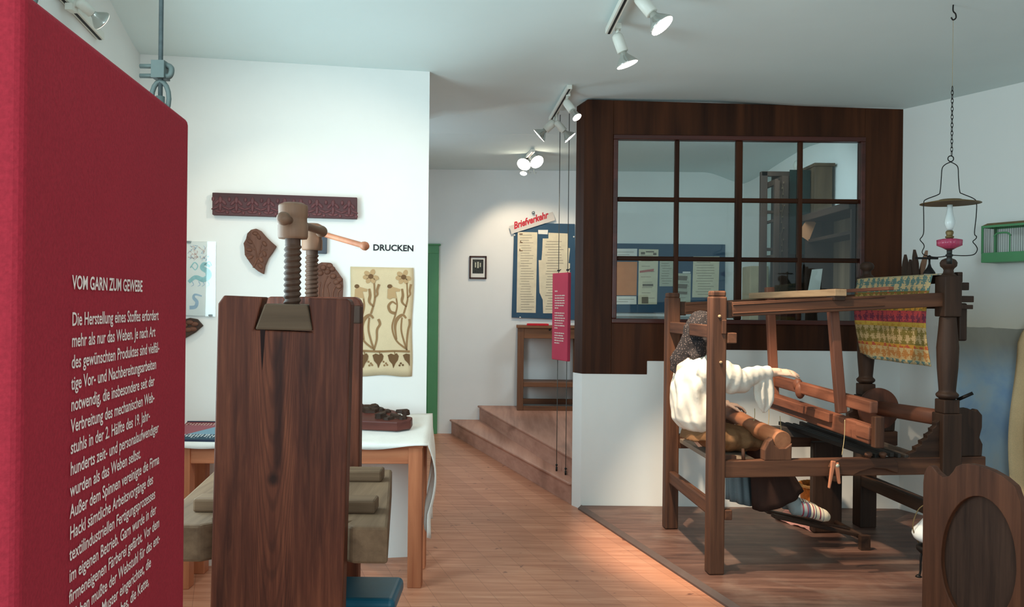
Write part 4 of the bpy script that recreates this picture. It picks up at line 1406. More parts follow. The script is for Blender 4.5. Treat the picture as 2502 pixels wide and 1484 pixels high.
for v0_, v1_ in ((674, 686), (694, 706), (712, 720)):
    q.poly([FW(1657, v0_, 0.0305), FW(1680, v0_ + 1, 0.0305), FW(1678, v1_, 0.0305), FW(1657, v1_ - 1, 0.0305)])
q.build('printed_picture', M['ink'], p_)
paper('letter_sheet', [(1694, 627), (1758, 627), (1755, 727), (1691, 727)], b2, M['paper'], 0.026, lines=14, seedx=6)
paper('caption_card', [(1668, 664), (1687, 664), (1687, 668), (1668, 668)], b2, M['paper_white'], 0.026)
# office table behind the panes
ot = thing('office_table', 'plain grey table under the wide blue board, seen through the lowest panes', 'table', (P(1620, 800, 9.2).x, 9.25, 0.34))
xa, xb = P(1490, 775, 9.0).x, P(1760, 775, 9.0).x
zt2 = P(1600, 775, 9.0).z
q = MB(); q.box(((xa + xb) / 2, 9.3, zt2 - 0.015), (xb - xa, 0.62, 0.03)); q.build('tabletop', plain('grey_table', (128, 132, 130), 0.5), ot, bevel=0.004)
for x in (xa + 0.05, xb - 0.05):
    for y in (9.04, 9.56):
        q = MB(); q.box((x, y, (zt2 - 0.03 + 0.34) / 2), (0.05, 0.05, zt2 - 0.03 - 0.34)); q.build('leg', W_desk('Z'), ot)
# folding door leaves with green glass, standing in the office
cy = 7.66
cz0 = 0.34
gd = thing('glazed_cabinet', 'tall grey-brown glazed cabinet with an open door and dark green glass, behind the right panes', 'cabinet', (P(1945, 700, cy).x, cy, 0.34))
zt3, zb3 = P(1900, 420, cy).z, 0.34


def cpost(q, u, w_, y=cy, top=None, dpt=0.05):
    c_ = P(u, 420, y)
    q.box((c_.x, y, ((top or c_.z) + zb3) / 2), (w_, dpt, (top or c_.z) - zb3))


q = MB()
cpost(q, 1866, 0.062)
xp0, xp1 = P(1859, 420, cy).x, P(1962, 420, cy).x
q.box(((xp0 + xp1) / 2, cy, zt3 - 0.022), (xp1 - xp0, 0.05, 0.045))
for v in (519, 610, 706):
    z_ = P(1900, v, cy).z
    q.box(((xp0 + xp1) / 2, cy, z_), (xp1 - xp0, 0.04, 0.028))
q.build('door_frame', W_old('Z'), gd, bevel=0.004)
q = MB(); q.box(((xp0 + xp1) / 2, cy, (zt3 + zb3) / 2), (xp1 - xp0, 0.005, zt3 - zb3 - 0.05)); q.build('door_glass', M['glass'], gd)
# the second leaf, folded back
A0, A1 = P(1872, 455, cy + 0.1), P(1898, 444, cy - 0.25)
q = MB()
for a_, b__, w_ in ((A0, A1, 0.04),):
    q.beam((A0.x, A0.y, A0.z), (A1.x, A1.y, A1.z), 0.03, 0.05)
    for v0_, v1_ in ((545, 538), (628, 626)):
        z0_, z1_ = P(1872, v0_, cy + 0.1).z, P(1898, v1_, cy - 0.25).z
        q.beam((A0.x, A0.y, z0_), (A1.x, A1.y, z1_), 0.03, 0.025)
    q.box((A1.x, A1.y, (A1.z + zb3) / 2), (0.045, 0.04, A1.z - zb3 + 0.02))
q.build('inner_leaf', W_old('Z'), gd, bevel=0.003)
# carcass
q = MB()
xc0, xc1 = P(1904, 440, cy - 0.1).x, P(1986, 420, cy - 0.1).x
xc2 = P(2024, 412, cy - 0.05).x
q.box(((xc0 + xc1) / 2, cy + 0.12, (zt3 + zb3) / 2), (xc1 - xc0, 0.03, zt3 - zb3)); q.box((xc0 + 0.03, cy - 0.03, (zt3 + zb3) / 2 - 0.03), (0.06, 0.30, zt3 - zb3 - 0.07)); q.build('carcass', W_old('Z'), gd)
q = MB(); q.box(((xc1 + xc2) / 2, cy, (zt3 + zb3) / 2 + 0.02), (xc2 - xc1, 0.30, zt3 - zb3 + 0.04)); q.box(((xc1 + xc2) / 2 + 0.005, cy, zt3 + 0.045), (xc2 - xc1 + 0.03, 0.33, 0.03)); q.build('side_panel', W_cab('Z'), gd, bevel=0.004)
q = MB(); q.box(((xc0 + 0.1 + xc1) / 2, cy - 0.06, P(1950, 520, cy).z), (xc1 - xc0 - 0.12, 0.012, 0.78)); q.build('green_glass', plain('dark_green_glass', (20, 38, 34), 0.3, 0.3), gd)
q = MB()
zg = P(1920, 452, cy - 0.2).z
pts_ = [(P(1916, 0, cy - 0.19).x + 0.010 * math.sin(i * 1.9), cy - 0.195, zg - i * 0.052) for i in range(14)]
q.tube(curve(pts_, 5), 0.003, 6)
for i in range(13):
    q.ball(Vector(pts_[i]) + Vector((0.012 * (-1) ** i, -0.003, 0.02)), (0.008, 0.004, 0.010), 8)
q.build('carved_scroll', W_cab('Z'), gd)
# bookcase along the right wall of the office
X0, X1, Y0, Y1 = 2.66, 2.94, 6.45, 7.48
sh = thing('open_bookcase', 'brown open bookcase with a planked back, standing behind the far right panes', 'bookcase', ((X0 + X1) / 2, (Y0 + Y1) / 2, 0.34))
ztb = P(2030, 512, 7.0).z
q = MB(); q.box((X1 - 0.01, (Y0 + Y1) / 2, (ztb + 0.34) / 2), (0.02, Y1 - Y0, ztb - 0.34)); q.build('back_boards', wood('back_board_wood', (84, 66, 50), (150, 124, 98), 'Z', 14, 0.7, 0.2, 0.2, 0.7), sh)
q = MB(); q.box(((X0 + X1) / 2 - 0.01, (Y0 + Y1) / 2, ztb - 0.03), (X1 - X0 + 0.02, Y1 - Y0 + 0.03, 0.06)); q.build('top_board', W_old('Y'), sh, bevel=0.005)
for z_ in (P(2040, 582, 7.1).z, 1.66, 1.25, 0.85, 0.42):
    q = MB(); q.box(((X0 + X1) / 2 + 0.01, (Y0 + Y1) / 2, z_), (X1 - X0 - 0.04, Y1 - Y0 - 0.05, 0.028)); q.build('shelf_board', W_old('Y'), sh)
for y_ in (Y0 + 0.015, Y1 - 0.015):
    q = MB(); q.box(((X0 + X1) / 2, y_, (ztb + 0.34) / 2 - 0.02), (X1 - X0 - 0.02, 0.03, ztb - 0.38)); q.build('side_board', W_old('Z'), sh)
q = MB(); q.prism([P(u, v, Y1 - 0.034) for u, v in ((1975, 530), (1994, 545), (1976, 590), (1958, 578), (1959, 556))], (0, 0.002, 0.0))
tag(q.build('paper_sheet', M['paper_orange'], origin=P(1976, 560, Y1 - 0.034)), 'tilted orange paper sheet pinned up behind the right window panes', 'paper')
q = MB(); q.prism([P(u, v, Y1 - 0.034) for u, v in ((1984, 659), (2010, 657), (2003, 712), (1974, 712))], (0, 0.002, 0.0))
tag(q.build('paper_sheet', M['paper_white'], origin=P(1992, 690, Y1 - 0.034)), 'white paper sheet below the tilted orange one, behind the right panes', 'paper')
q = MB(); q.box(P(1845, 690, 8.9) + Vector((0, 0, -0.33)), (0.20, 0.3, 1.0))
tag(q.build('beige_chest', plain('beige_chest', (186, 172, 140), 0.7), origin=(P(1845, 690, 8.9).x, 8.9, 0.34), bevel=0.01), 'beige panel standing left of the glazed cabinet in the office', 'panel')
q = MB(); q.lathe([(0.05, 0), (0.055, 0.01), (0.045, 0.03), (0.02, 0.045), (0.001, 0.048)], (2.885, 8.3, P(1912, 404, 8.3).z), (-1, 0, 0), 20)
tag(q.build('smoke_detector', M['lamp_white'], origin=(2.88, 8.3, P(1912, 404, 8.3).z)), 'small round white wall fitting high on the office wall, above the cabinet', 'wall fitting')

# ------------------------------------------------------------------ ceiling tracks and their spotlights
def track(label, a_, b__, w_=0.036, h_=0.032):
    a_, b__ = Vector(a_), Vector(b__)
    r_ = thing('light_track', label, 'light track', (a_ + b__) / 2, 0, 'white lighting tracks')
    q = MB(); q.beam(a_, b__, w_, h_); q.build('rail', M['lamp_white'], r_, bevel=0.003)
    q = MB(); d = (b__ - a_).normalized()
    off = Vector((0, 0, -h_ / 2 - 0.0005))
    q.beam(a_ + d * 0.004 + off, b__ - d * 0.004 + off, 0.012, 0.003); q.build('slot', M['slot'], r_)
    return r_


def spotlight(label, mount, pivot, tip, lens_r, lens='lens', house_r=None, group='track spotlights', reflect=True):
    """mount on the track, arm down to the pivot, housing from there along the axis to the lens at tip"""
    mount, pivot, tip = Vector(mount), Vector(pivot), Vector(tip)
    ax = (tip - pivot).normalized(); L_ = (tip - pivot).length
    hr = house_r or lens_r * 0.50
    r_ = thing('track_spotlight', label, 'spotlight', mount, 0, group)
    q = MB(); q.box(mount + Vector((0, 0, -0.031)), (0.03, 0.05, 0.028)); q.tube([mount + Vector((0, 0, -0.04)), pivot + (mount - pivot) * 0.3, pivot + ax * L_ * 0.05], 0.009, 10); q.build('arm', M['lamp_white'], r_)
    q = MB(); q.lathe([(0.001, -hr * 0.5), (hr * 0.6, -hr * 0.42), (hr * 0.92, -hr * 0.12), (hr, hr * 0.3), (hr, L_ * 0.55), (hr * 0.9, L_ * 0.56)], pivot, ax, 24)
    q.build('housing', M['lamp_white'], r_)
    q = MB(); q.lathe([(hr * 0.55, L_ * 0.53), (hr * 0.66, L_ * 0.62), (hr * 0.8, L_ * 0.68), (lens_r * 0.80, L_ * 0.86), (lens_r * 0.98, L_ * 0.955), (lens_r, L_ * 0.975), (lens_r * 0.98, L_)], pivot, ax, 28)
    q.build('bulb_reflector', M['silver_glass'], r_)
    q = MB(); q.lathe([(lens_r * 0.97, L_ + 0.0005), (lens_r * 0.8, L_ + lens_r * 0.03), (lens_r * 0.4, L_ + lens_r * 0.06), (0.001, L_ + lens_r * 0.07)], pivot, ax, 28)
    q.build('bulb_lens', M[lens], r_)
    return tip + ax * lens_r * 0.35, ax


c1 = 3.055
ta, tb = G(1487, 76, c1 - 0.03), P(1566, -40, 3.55)
tb = Vector((tb.x, tb.y, c1 - 0.03))
track('white ceiling track nearest the camera, at the top edge of the picture', ta, tb)
d1_ = 4.40
lp, la = spotlight('white track spotlight with a lit silver bulb pointing down, lower one of the nearest pair', P(1510, 52, d1_), P(1508, 88, d1_), P(1533, 158, d1_), 0.060)
spot_light('weaver_spot', lp, (1.22, 5.0, 1.05), 320, 48)
d2_ = 3.95
lp, la = spotlight('large white track spotlight with a bright lens, at the top edge of the picture', P(1545, -40, d2_), P(1562, -5, d2_ + 0.02), P(1618, 63, d2_ - 0.025), 0.062, 'lens_bright')
spot_light('loom_spot', lp, (1.95, 4.75, 0.2), 120, 62)
spot_light('print_wall_spot', (0.55, 3.0, 2.88), (-1.35, 4.85, 1.35), 62, 66, (1.0, 0.84, 0.68))
# second track, over the steps
ta, tb = P(1346, 291, 6.62), P(1392, 212, 5.80)
track('white ceiling track over the steps, left of the window partition', (ta.x, ta.y, ta.z), (tb.x, tb.y, tb.z))
lp, la = spotlight('white track spotlight over the steps, its bulb turned left', P(1358, 268, 6.5), P(1352, 300, 6.48), P(1317, 332, 6.50), 0.063)
spot_light('step_spot', lp, (-0.2, 7.6, 0.1), 30, 70)
lp, la = spotlight('white track spotlight over the steps, its bulb turned right beside the dark partition', P(1362, 262, 6.45), P(1360, 300, 6.42), P(1393, 337, 6.42), 0.055)
lp, la = spotlight('small white track spotlight touching the edge of the dark partition', P(1388, 222, 5.95), P(1384, 250, 5.93), P(1410, 287, 5.86), 0.034, 'lens_bright', 0.030)
spot_light('partition_spot', lp, (0.9, 4.3, 0.0), 30, 80)
# third track, in the back room
ta, tb = P(1276, 398, 9.0), P(1303, 364, 8.3)
track('white ceiling track at the back of the room, above the blue board', (ta.x, ta.y, 3.105), (tb.x, tb.y, 3.105))
lp, la = spotlight('dazzling spotlight of the far track, left one of the glaring pair', P(1284, 378, 8.75), P(1290, 384, 8.8), P(1280, 402, 8.70), 0.075, 'lens_bright')
spot_light('board_spot', lp - Vector((0, 0.05, 0)), (0.25, 9.7, 1.7), 46, 85)
lp, la = spotlight('dazzling spotlight of the far track, right one of the glaring pair', P(1296, 374, 8.6), P(1297, 378, 8.65), P(1312, 396, 8.55), 0.075, 'lens_bright')
lp, la = spotlight('small lit spotlight hanging below the glaring pair of the far track', P(1282, 384, 8.9), P(1281, 408, 8.9), P(1279, 424, 8.86), 0.038, 'lens')
for u in (1291, 1304):
    q = MB(); a_ = P(u, 410, 8.9); q.tube([a_ + Vector((0, 0, 0.18)), a_, a_ + Vector((0.004, 0, -0.05)), a_ + Vector((0.02, 0, -0.07)), a_ + Vector((0.03, 0, -0.05))], 0.008, 8)
    tag(q.build('track_hook', M['lamp_white'], origin=a_), 'white hook hanging from the far light track, ' + ('nearer the glaring lamps' if u == 1291 else 'right of its twin'), 'hook')
# track on the left wall
wl_ = lambda u, v, h=0.0: plane_hit(u, v, WA, LW) + EW * h
ta, tb = wl_(235, 88, 0.02), wl_(120, -34, 0.02)
track('white lighting track high on the left wall, behind the red panel', ta, tb, 0.035, 0.035)
m0 = wl_(150, 0, 0.04)
lp, la = spotlight('silver-bulbed spotlight on the left wall track, at the top left corner', m0, m0 + Vector((0.03, 0.0, -0.005)), m0 + Vector((0.085, 0.09, -0.055)), 0.045)
spot_light('left_track_spot', lp + Vector((0.02, 0, 0)), (-1.0, 4.9, 1.2), 14, 80)

# ------------------------------------------------------------------ hanging oil lamp
hk = P(2329, 20, 4.09)
hx, hy = hk.x, hk.y
zc_ = ceil_z(hx, hy)
ol = thing('hanging_oil_lamp', 'old oil lamp with pink reservoir, hung from the ceiling by chain and wire hanger', 'oil lamp', (hx, hy, P(2320, 625, hy).z))
q = MB(); q.tube(curve([(hx, hy, zc_), (hx, hy, zc_ - 0.03), (hx + 0.012, hy, zc_ - 0.045), (hx + 0.014, hy, zc_ - 0.065), (hx, hy, zc_ - 0.075), (hx - 0.010, hy, zc_ - 0.062)]), 0.0035, 8); q.build('ceiling_hook', M['iron'], ol)
zch, zri = P(2327, 212, hy).z, P(2325, 380, hy).z
q = MB(); q.tube([(hx, hy, zc_ - 0.07), (hx, hy, zch)], 0.0011, 6); q.build('suspension_wire', M['cord'], ol)
q = MB()
nl = 17
ll = (zch - zri) / nl
for i in range(nl):
    zc2 = zch - ll * (i + 0.5)
    ring = []
    for j in range(14):
        a_ = 2 * math.pi * j / 14
        dx, dz = 0.0052 * math.cos(a_), ll * 0.66 * math.sin(a_)
        ring.append((hx + (dx if i % 2 else 0), hy + (0 if i % 2 else dx), zc2 + dz))
    q.tube(ring, 0.0017, 6, closed=True)
q.build('chain', M['iron'], ol)
s4 = hy / F


def lpt(u, v): return P(u - 2, v, hy)


q = MB()
ring = [lpt(2325 + 7 * math.cos(a_), 388 + 7 * math.sin(a_)) for a_ in [2 * math.pi * i / 16 for i in range(16)]]
q.tube(ring, 0.0026, 8, closed=True)
left_px = [(2325, 396), (2312, 402), (2304, 412), (2302, 435), (2299, 468), (2294, 476), (2266, 487), (2259, 496), (2259, 530), (2259, 565), (2256, 577), (2250, 586), (2258, 596), (2260, 604), (2255, 616), (2262, 624), (2290, 629), (2320, 625)]
right_px = [(2325, 396), (2338, 403), (2343, 412), (2344, 435), (2347, 468), (2354, 474), (2380, 485), (2388, 496), (2387, 530), (2383, 570), (2388, 578), (2386, 584), (2379, 591), (2386, 600), (2390, 610), (2382, 622), (2360, 625), (2330, 624)]
for px in (left_px, right_px):
    q.tube(curve([lpt(u, v) for u, v in px], 4), 0.0024, 8)
q.build('wire_hanger', M['iron'], ol)
q = MB(); zsh = lpt(2322, 497).z
q.lathe([(0.001, 0.020), (0.05, 0.019), (0.055, 0.016), (0.138, 0.0), (0.139, -0.002), (0.055, 0.010), (0.001, 0.012)], (hx - 0.004, hy, zsh), n=40); q.build('smoke_disc', M['brass'], ol)
zb_ = lpt(2320, 560).z
q = MB(); q.lathe([(0.013, 0), (0.018, 0.012), (0.024, 0.03), (0.024, 0.045), (0.017, 0.075), (0.013, 0.10), (0.0125, 0.125), (0.0115, 0.125), (0.012, 0.10), (0.016, 0.075), (0.0225, 0.045), (0.0225, 0.03), (0.016, 0.012), (0.011, 0.0)], (hx - 0.006, hy, lpt(2320, 562).z), n=24); q.build('glass_chimney', M['chimney_glass'], ol)
q = MB(); q.lathe([(0.012, 0), (0.020, 0.004), (0.020, 0.010), (0.014, 0.014), (0.018, 0.026), (0.018, 0.034), (0.013, 0.040)], (hx - 0.006, hy, lpt(2320, 583).z), n=24); q.build('burner', M['brass'], ol)
q = MB()
prof_ = [(0.014, 0), (0.030, 0.010), (0.055, 0.022), (0.056, 0.050), (0.030, 0.056), (0.012, 0.058)]
n = 48; verts = []
for r_, z_ in prof_:
    for j in range(n):
        a_ = 2 * math.pi * j / n
        k_ = 1 + (0.05 * math.cos(a_ * 16) if r_ > 0.02 else 0)
        verts.append(Vector((hx - 0.006 + r_ * k_ * math.cos(a_), hy + r_ * k_ * math.sin(a_), lpt(2318, 611).z + z_)))
q.add(verts, [(i * n + j, i * n + (j + 1) % n, (i + 1) * n + (j + 1) % n, (i + 1) * n + j) for i in range(len(prof_) - 1) for j in range(n)] + [tuple(range(n))[::-1], tuple((len(prof_) - 1) * n + j for j in range(n))], True)
q.build('pink_reservoir', M['pink_glass'], ol)
q = MB(); q.lathe([(0.013, -0.07), (0.014, -0.05), (0.012, -0.034), (0.018, -0.030), (0.018, -0.024), (0.012, -0.02), (0.013, 0.0), (0.022, 0.004), (0.024, 0.008)], (hx - 0.006, hy, lpt(2318, 611).z), n=20); q.build('lamp_foot', M['dark_metal'], ol)

# ------------------------------------------------------------------ bird cage and garment on the right wall
cg0, cg1 = DR(2433, 600, 0.0), DR(2560, 600, 0.0)
cgw = 0.30
zc0, zc1 = DR(2440, 644).z, DR(2440, 556).z
cage = thing('bird_cage', 'small green wooden bird cage with wire bars on the right wall', 'bird cage', cg0 + ER * cgw / 2 + Z3 * (zc0 - cg0.z))


def cp(s_, h_, z_): return Vector((cg0.x, cg0.y, 0)) + ER * s_ + NR * h_ + Z3 * z_


q = MB()
cgd = 0.16
lo = [cp(0, 0.004, zc0), cp(cgw, 0.004, zc0), cp(cgw, cgd, zc0), cp(0, cgd, zc0)]
q.hexa(lo, [p + Z3 * 0.065 for p in lo]); q.build('base_tray', M['green_paint'], cage, bevel=0.003)
q = MB()
for s_, h_ in ((0.006, 0.01), (cgw - 0.006, 0.01), (0.006, cgd - 0.006), (cgw - 0.006, cgd - 0.006)):
    q.beam(cp(s_, h_, zc0 + 0.06), cp(s_, h_, zc1), 0.012, 0.012, up=(0, 1, 0))
for h_ in (0.01, cgd - 0.006):
    q.beam(cp(0, h_, zc1 - 0.005), cp(cgw, h_, zc1 - 0.005), 0.012, 0.014)
for s_ in (0.006, cgw - 0.006):
    q.beam(cp(s_, 0.01, zc1 - 0.005), cp(s_, cgd - 0.006, zc1 - 0.005), 0.012, 0.014)
z_d = zc0 + 0.17
q.beam(cp(0.09, cgd - 0.004, zc0 + 0.06), cp(0.09, cgd - 0.004, z_d), 0.006, 0.006, up=(0, 1, 0)); q.beam(cp(0.19, cgd - 0.004, zc0 + 0.06), cp(0.19, cgd - 0.004, z_d), 0.006, 0.006, up=(0, 1, 0))
q.tube(curve([cp(0.085, cgd - 0.004, z_d), cp(0.105, cgd - 0.004, z_d + 0.018), cp(0.14, cgd - 0.004, z_d + 0.022), cp(0.175, cgd - 0.004, z_d + 0.018), cp(0.195, cgd - 0.004, z_d)]), 0.006, 8)
q.build('cage_frame', M['green_paint'], cage)
q = MB()
for i in range(20):
    s_ = 0.014 + (cgw - 0.028) * i / 19
    q.tube([cp(s_, cgd - 0.006, zc0 + 0.06), cp(s_, cgd - 0.006, zc1 - 0.01)], 0.0012, 5)
for i in range(9):
    h_ = 0.018 + (cgd - 0.03) * i / 8
    for s_ in (0.006, cgw - 0.006):
        q.tube([cp(s_, h_, zc0 + 0.06), cp(s_, h_, zc1 - 0.01)], 0.0012, 5)
q.build('wire_bars', M['wire'], cage)
q = MB(); q.hexa([cp(0, 0.004, zc1), cp(cgw, 0.004, zc1), cp(cgw, cgd, zc1), cp(0, cgd, zc1)], [cp(0.03, 0.02, zc1 + 0.018), cp(cgw - 0.03, 0.02, zc1 + 0.018), cp(cgw - 0.03, cgd - 0.02, zc1 + 0.018), cp(0.03, cgd - 0.02, zc1 + 0.018)]); q.build('roof', M['brass'], cage)

q = MB()
g0 = DR(2478, 900, 0.03)
rows = []
zt4, zb4 = DR(2490, 715, 0.03).z, DR(2490, 1215, 0.03).z
for i in range(22):
    t = i / 21
    row = []
    for j in range(25):
        w_ = j / 24
        wid = 0.10 + 0.34 * smooth(t, 0, 0.25)
        s_ = 0.20 + (w_ - 0.5) * wid + 0.02 * math.sin(t * 7)
        h_ = 0.06 + 0.022 * math.sin(w_ * 21 + t * 2.5) * (0.4 + t) + 0.018 * math.sin(w_ * 9 - t * 4)
        z_ = zt4 + (zb4 - zt4) * t - 0.03 * abs(w_ - 0.5) * (1 - t)
        row.append(Vector((g0.x, g0.y, 0)) + ER * (s_ + 0.07) + NR * h_ + Z3 * z_)
    rows.append(row)
q.sheet(rows)
tag(q.build('hanging_garment', M['beige_cloth'], origin=g0, solid=0.004), 'beige cloth garment hanging in folds on the right wall, at the right picture edge', 'garment')

# ------------------------------------------------------------------ the loom
LN = Vector((1.166, 4.657, 0))
LA = math.atan2(0.076, 0.997)
la_, lw_ = Vector((math.cos(LA), math.sin(LA), 0)), Vector((-math.sin(LA), math.cos(LA), 0))
WID = 0.935
AR = 1.375                                                            # distance from the front posts to the back posts


def L(a, b, z): return LN + la_ * a + lw_ * b + Z3 * z


loom = thing('hand_loom', 'large old wooden hand loom on the dark platform, worked by the seated weaver figure', 'loom', L(0, 0, PZ), LA)
ROT = Matrix.Rotation(LA, 3, 'Z')


def lbox(q, a0, a1, b0, b1, z0, z1):
    lo = [L(a0, b0, z0), L(a1, b0, z0), L(a1, b1, z0), L(a0, b1, z0)]
    q.hexa(lo, [L(a0, b0, z1), L(a1, b0, z1), L(a1, b1, z1), L(a0, b1, z1)])


def lpart(name, mat, boxes, bevel=0.005, extra=None):
    q = MB()
    for b_ in boxes:
        lbox(q, *b_)
    if extra:
        extra(q)
    return q.build(name, mat, loom, bevel=bevel)


# front posts with rounded, stepped tops
for b0 in (0.0, WID):
    hw = 0.045
    def ex(q, b0=b0):
        q.prism([L(-hw + 0.004, b0 - hw + 0.004, 1.60), L(hw - 0.004, b0 - hw + 0.004, 1.60), L(hw - 0.004, b0 + hw - 0.004, 1.60), L(-hw + 0.004, b0 + hw - 0.004, 1.60)], Z3 * 0.034)
    lpart('front_post', W_loom('Z'), [(-hw, hw, b0 - hw, b0 + hw, PZ, 1.602)], 0.009, ex)
# pegs in the near front post
q = MB()
for z_, a_ in ((1.49, 0.0), (1.23, 0.01)):
    q.lathe([(0.009, 0), (0.009, 0.006), (0.005, 0.010)], L(a_, -0.045, z_), -lw_, 10)
q.build('peg', W_pale('Y'), loom)
# cross rails of the front end, their tenons and wedges
z_t, z_b = 1.40, 0.385
lpart('front_rail', W_loom('Y'), [(-0.030, 0.010, 0.045, WID - 0.045, z_t - 0.037, z_t + 0.037)], 0.005)
lpart('tenon_block', W_loom('Y'), [(0.045, 0.100, -0.055, 0.02, z_t - 0.062, z_t - 0.002)], 0.005)
lpart('tenon_wedge', W_loom('Z'), [(0.012, 0.038, -0.058, -0.044, z_t - 0.01, z_t + 0.07)], 0.004)
lpart('front_foot_rail', W_loom('Y'), [(-0.025, 0.020, 0.045, WID - 0.045, z_b - 0.042, z_b + 0.042)], 0.010)
lpart('tenon_block', W_loom('Y'), [(0.044, 0.085, -0.05, -0.005, z_b - 0.045, z_b + 0.012)], 0.005)
# side rails
for b0 in (0.0, WID):
    q = MB()
    q.prism([L(0.045, b0 - 0.03, 0.575), L(AR + 0.22, b0 - 0.03, 0.590), L(AR + 0.22, b0 - 0.03, 0.690), L(0.045, b0 - 0.03, 0.670)], lw_ * 0.06)
    q.build('side_rail', W_loom('X'), loom, bevel=0.005)
    q = MB()
    q.prism([L(0.080, b0 - 0.028, 1.488), L(AR - 0.03, b0 - 0.028, 1.560), L(AR - 0.03, b0 - 0.028, 1.640), L(0.080, b0 - 0.028, 1.570)], lw_ * 0.056)
    q.prism([L(0.083, b0 - 0.033, 1.503), L(AR - 0.4, b0 - 0.033, 1.557), L(AR - 0.4, b0 - 0.033, 1.565), L(0.083, b0 - 0.033, 1.511)], lw_ * 0.01)
    q.prism([L(0.083, b0 - 0.033, 1.552), L(AR - 0.4, b0 - 0.033, 1.606), L(AR - 0.4, b0 - 0.033, 1.614), L(0.083, b0 - 0.033, 1.560)], lw_ * 0.01)
    q.build('top_rail', W_loom('X'), loom, bevel=0.004)
    lpart('rail_tenon', W_old('X'), [(0.044, 0.090, b0 - 0.02, b0 + 0.02, 1.480, 1.575)], 0.003)
# turned back posts
for b0, top in ((0.0, 1.835), (WID, 1.86)):
    q = MB()
    c_ = L(AR, b0, 0)
    lbox(q, AR - 0.058, AR + 0.058, b0 - 0.058, b0 + 0.058, PZ, 0.94)
    lbox(q, AR - 0.048, AR + 0.048, b0 - 0.048, b0 + 0.048, 0.94, 1.02)
    q.lathe([(0.040, 1.02), (0.060, 1.035), (0.062, 1.05), (0.045, 1.065), (0.046, 1.08), (0.056, 1.20), (0.060, 1.32), (0.050, 1.44), (0.046, 1.50)], c_, n=28)
    lbox(q, AR - 0.052, AR + 0.052, b0 - 0.052, b0 + 0.052, 1.50, top - 0.10)
    q.lathe([(0.052, top - 0.10), (0.030, top - 0.085), (0.026, top - 0.065), (0.030, top - 0.055), (0.044, top - 0.042), (0.047, top - 0.022), (0.038, top - 0.004), (0.016, top + 0.005), (0.001, top + 0.006)], c_, n=28)
    q.build('back_post', W_old('Z'), loom, bevel=0.006)
    # scrolled brace behind the post and stepped brace before it
    prof_ = [(AR + 0.058, 0.69), (AR + 0.20, 0.69), (AR + 0.205, 0.76), (AR + 0.185, 0.80), (AR + 0.20, 0.86), (AR + 0.20, 0.93), (AR + 0.17, 0.965), (AR + 0.15, 0.955), (AR + 0.11, 0.97), (AR + 0.058, 0.965)]
    q = MB(); q.prism([L(a_, b0 - 0.025, z_) for a_, z_ in prof_], lw_ * 0.05); q.build('scroll_brace', W_old('Z'), loom, bevel=0.006)
    prof_ = [(AR - 0.058, 0.675), (AR - 0.058, 0.90)]
    a_, z_ = AR - 0.058, 0.90
    for i in range(6):
        prof_ += [(a_ - 0.012, z_ - 0.010), (a_ - 0.022, z_ - 0.012), (a_ - 0.020, z_ - 0.034)]
        a_, z_ = a_ - 0.024 - 0.004 * i, z_ - 0.036
    prof_ += [(a_ - 0.01, 0.675)]
    q = MB(); q.prism([L(x, b0 - 0.022, z) for x, z in prof_], lw_ * 0.044); q.build('stepped_brace', W_old('X'), loom, bevel=0.003)
    q = MB()
    lbox(q, AR + 0.045, AR + 0.115, b0 - 0.02, b0 + 0.02, 1.655, 1.700); lbox(q, AR + 0.045, AR + 0.145, b0 - 0.02, b0 + 0.02, 1.585, 1.622); lbox(q, AR + 0.045, AR + 0.075, b0 - 0.02, b0 + 0.02, 1.70, 1.76)
    q.build('post_tenon', W_old('X'), loom, bevel=0.004)
q = MB(); q.tube([L(AR + 0.06, 0.0, 1.015), L(AR + 0.13, -0.04, 1.06)], 0.010, 10); q.build('peg', M['iron'], loom)
lpart('ratchet_catch', W_old('Z'), [(AR + 0.05, AR + 0.10, -0.03, 0.03, 1.36, 1.58)], 0.01)
# cross rails of the back end
lpart('back_rail', W_old('Y'), [(AR - 0.02, AR + 0.02, 0.05, WID - 0.05, 1.695, 1.745)], 0.004)
lpart('back_foot_rail', W_old('Y'), [(AR - 0.055, AR + 0.015, 0.05, WID - 0.05, 0.315, 0.395)], 0.008)
# warp beam with its big disc
q = MB(); q.tube([L(AR, 0.02, 0.905), L(AR, WID - 0.06, 0.865)], [0.048, 0.048], 24); q.build('warp_beam', W_red('Y'), loom)
c0_, c1_ = L(AR - 0.005, 0.735, 0.868), L(AR - 0.005, 0.775, 0.867)
q = MB(); dd = (c1_ - c0_).normalized(); q.lathe([(0.001, 0), (0.10, 0.0), (0.138, 0.004), (0.140, 0.02), (0.138, 0.034), (0.001, 0.036)], c0_, dd, 40); q.build('beam_disc', wood('disc_wood', (66, 36, 26), (104, 62, 44), 'Z', 26, 0.6), loom, bevel=0.003)
